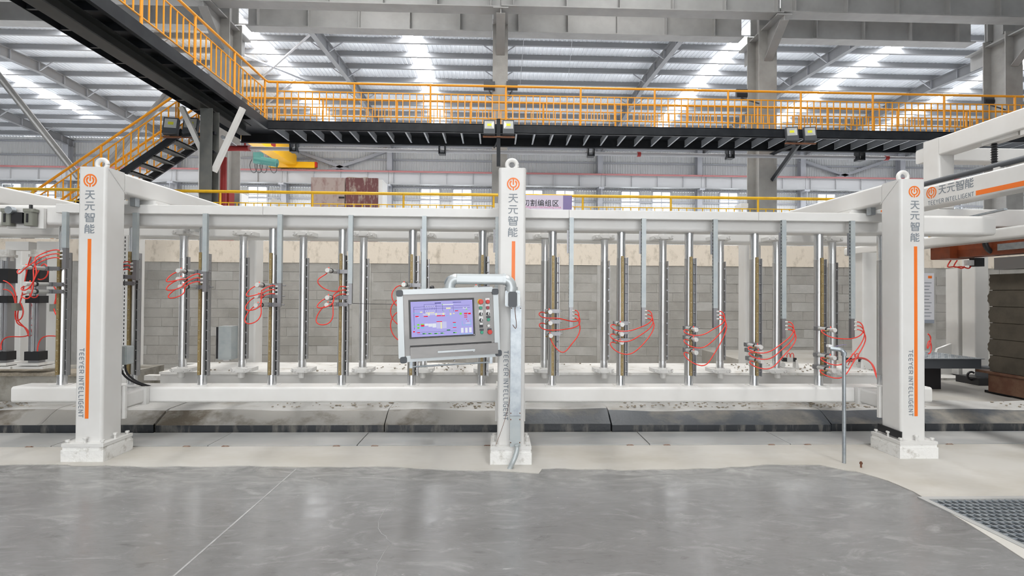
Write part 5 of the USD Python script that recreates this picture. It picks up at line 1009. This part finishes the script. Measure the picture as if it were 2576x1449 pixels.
paths = [('long red hose from the upper clamp at far left', 5.0, [(78, 646), (66, 690), (56, 740), (46, 780), (46, 806), (56, 818), (72, 846)]), ('red hose from the edge clamp at far left', 4.95, [(8, 706), (28, 718), (40, 748), (38, 790), (42, 806), (52, 802), (50, 760)]), ('second red hose from the edge clamp at far left', 4.97, [(8, 728), (26, 734), (38, 760), (40, 800), (46, 815), (60, 822), (72, 838)]),
         ('red hose looping to the lower clamp at far left', 5.0, [(3, 880), (4, 862), (14, 850), (40, 847), (72, 843)]), ('red hose from the lower clamp past the plate', 4.98, [(94, 884), (98, 862), (108, 849), (128, 845), (147, 846)]), ('red hose looped around the upper black clamp', 4.9, [(96, 742), (82, 748), (74, 735), (92, 690), (112, 664), (121, 682), (112, 700), (96, 702)]),
         ('thin red hose beside the first chrome column', 4.9, [(133, 718), (142, 740), (138, 760), (136, 778), (143, 794), (149, 802)]), ('second thin red hose beside the first chrome column', 4.92, [(149, 724), (141, 742), (140, 766), (138, 782), (149, 798)])]
for l, Y0, pl in paths: obj('air_hose', MB().tube(spline([at(x, y, Y=Y0+.02*math.sin(i)) for i, (x, y) in enumerate(pl)], 32), .0055, 7), m_hose, None, l, 'hose', None, smooth=60)
for k, (x, y) in enumerate(((42, 772), (137, 774))): q = at(x, y, Y=4.93); obj('valve_block', MB().box(q[0]-.022, q[0]+.022, 4.9, 4.96, q[2]-.035, q[2]+.035), m_olive, None, f'small olive valve block on the red hoses, {["far left", "beside the first chrome column"][k]}', 'valve')
t = thing('junction_box', 'pale grey junction box behind the left white post', 'junction box'); q = at(311, 893, Y=4.1); obj('body', MB().ext([(q[0]+a, q[2]+b) for a, b in rr(.10, .145, .008, 2)], 'y', 4.06, 4.14), m_duct, t); obj('lid', MB().ext([(q[0]+a, q[2]+b) for a, b in rr(.094, .138, .008, 2)], 'y', 4.05, 4.06), m_duct, t)
for dx in (-.02, .015): obj('cable', MB().tube(spline([(q[0]+dx, 4.1, q[2]-.07), (q[0]+dx+.01, 4.12, q[2]-.16), (q[0]+dx+.05, 4.2, q[2]-.24), (q[0]+dx+.07, 4.45, q[2]-.33)], 14), .008, 7), m_black, t)
t = thing('perforated_channel', 'perforated pale channel behind the left white post', 'channel'); a, b = at(306, 730, Y=4.6)[0], at(321, 730, Y=4.6)[0]; obj('channel', MB().box(a, b, 4.6, 4.63, .0, PZ(310, 592, 4.6)), m_white, t); s = MB()
for z in frange(.5, 1.7, .035): s.box(a+.004, a+.010, 4.597, 4.6, z, z+.02).box(a+.022, a+.028, 4.597, 4.6, z, z+.02)
obj('slots', s, m_black, t, kind='stuff')
t = thing('wall_cabinet', 'pale grey cabinet with dark side beside the rear white leg', 'cabinet'); a, b = at(549, 860, Y=5.95)[0], at(586, 860, Y=5.95)[0]; z1, z0_ = PZ(560, 821, 5.95), PZ(560, 905, 5.95); obj('body', MB().box(a, b-.02, 5.95, 6.1, z0_, z1), m_duct, t); obj('dark_side', MB().box(a-.03, a-.001, 5.96, 6.1, z0_+.01, z1-.01), m_black, t); obj('cable_outlet', MB().box(b-.12, b-.05, 5.97, 6.05, .421, z0_), m_lblw, t)
t = thing('cutting_wire', 'thin dark cutting wire stretched between columns left of the control panel', 'wire'); obj('wire', MB().tube([at(868, 763, Y=4.4), at(1010, 766, Y=4.4)], .0022, 5), m_black, t); obj('anchor', MB().cyl(at(868, 763, Y=4.38), at(868, 763, Y=4.42), .006, 8), m_black, t)
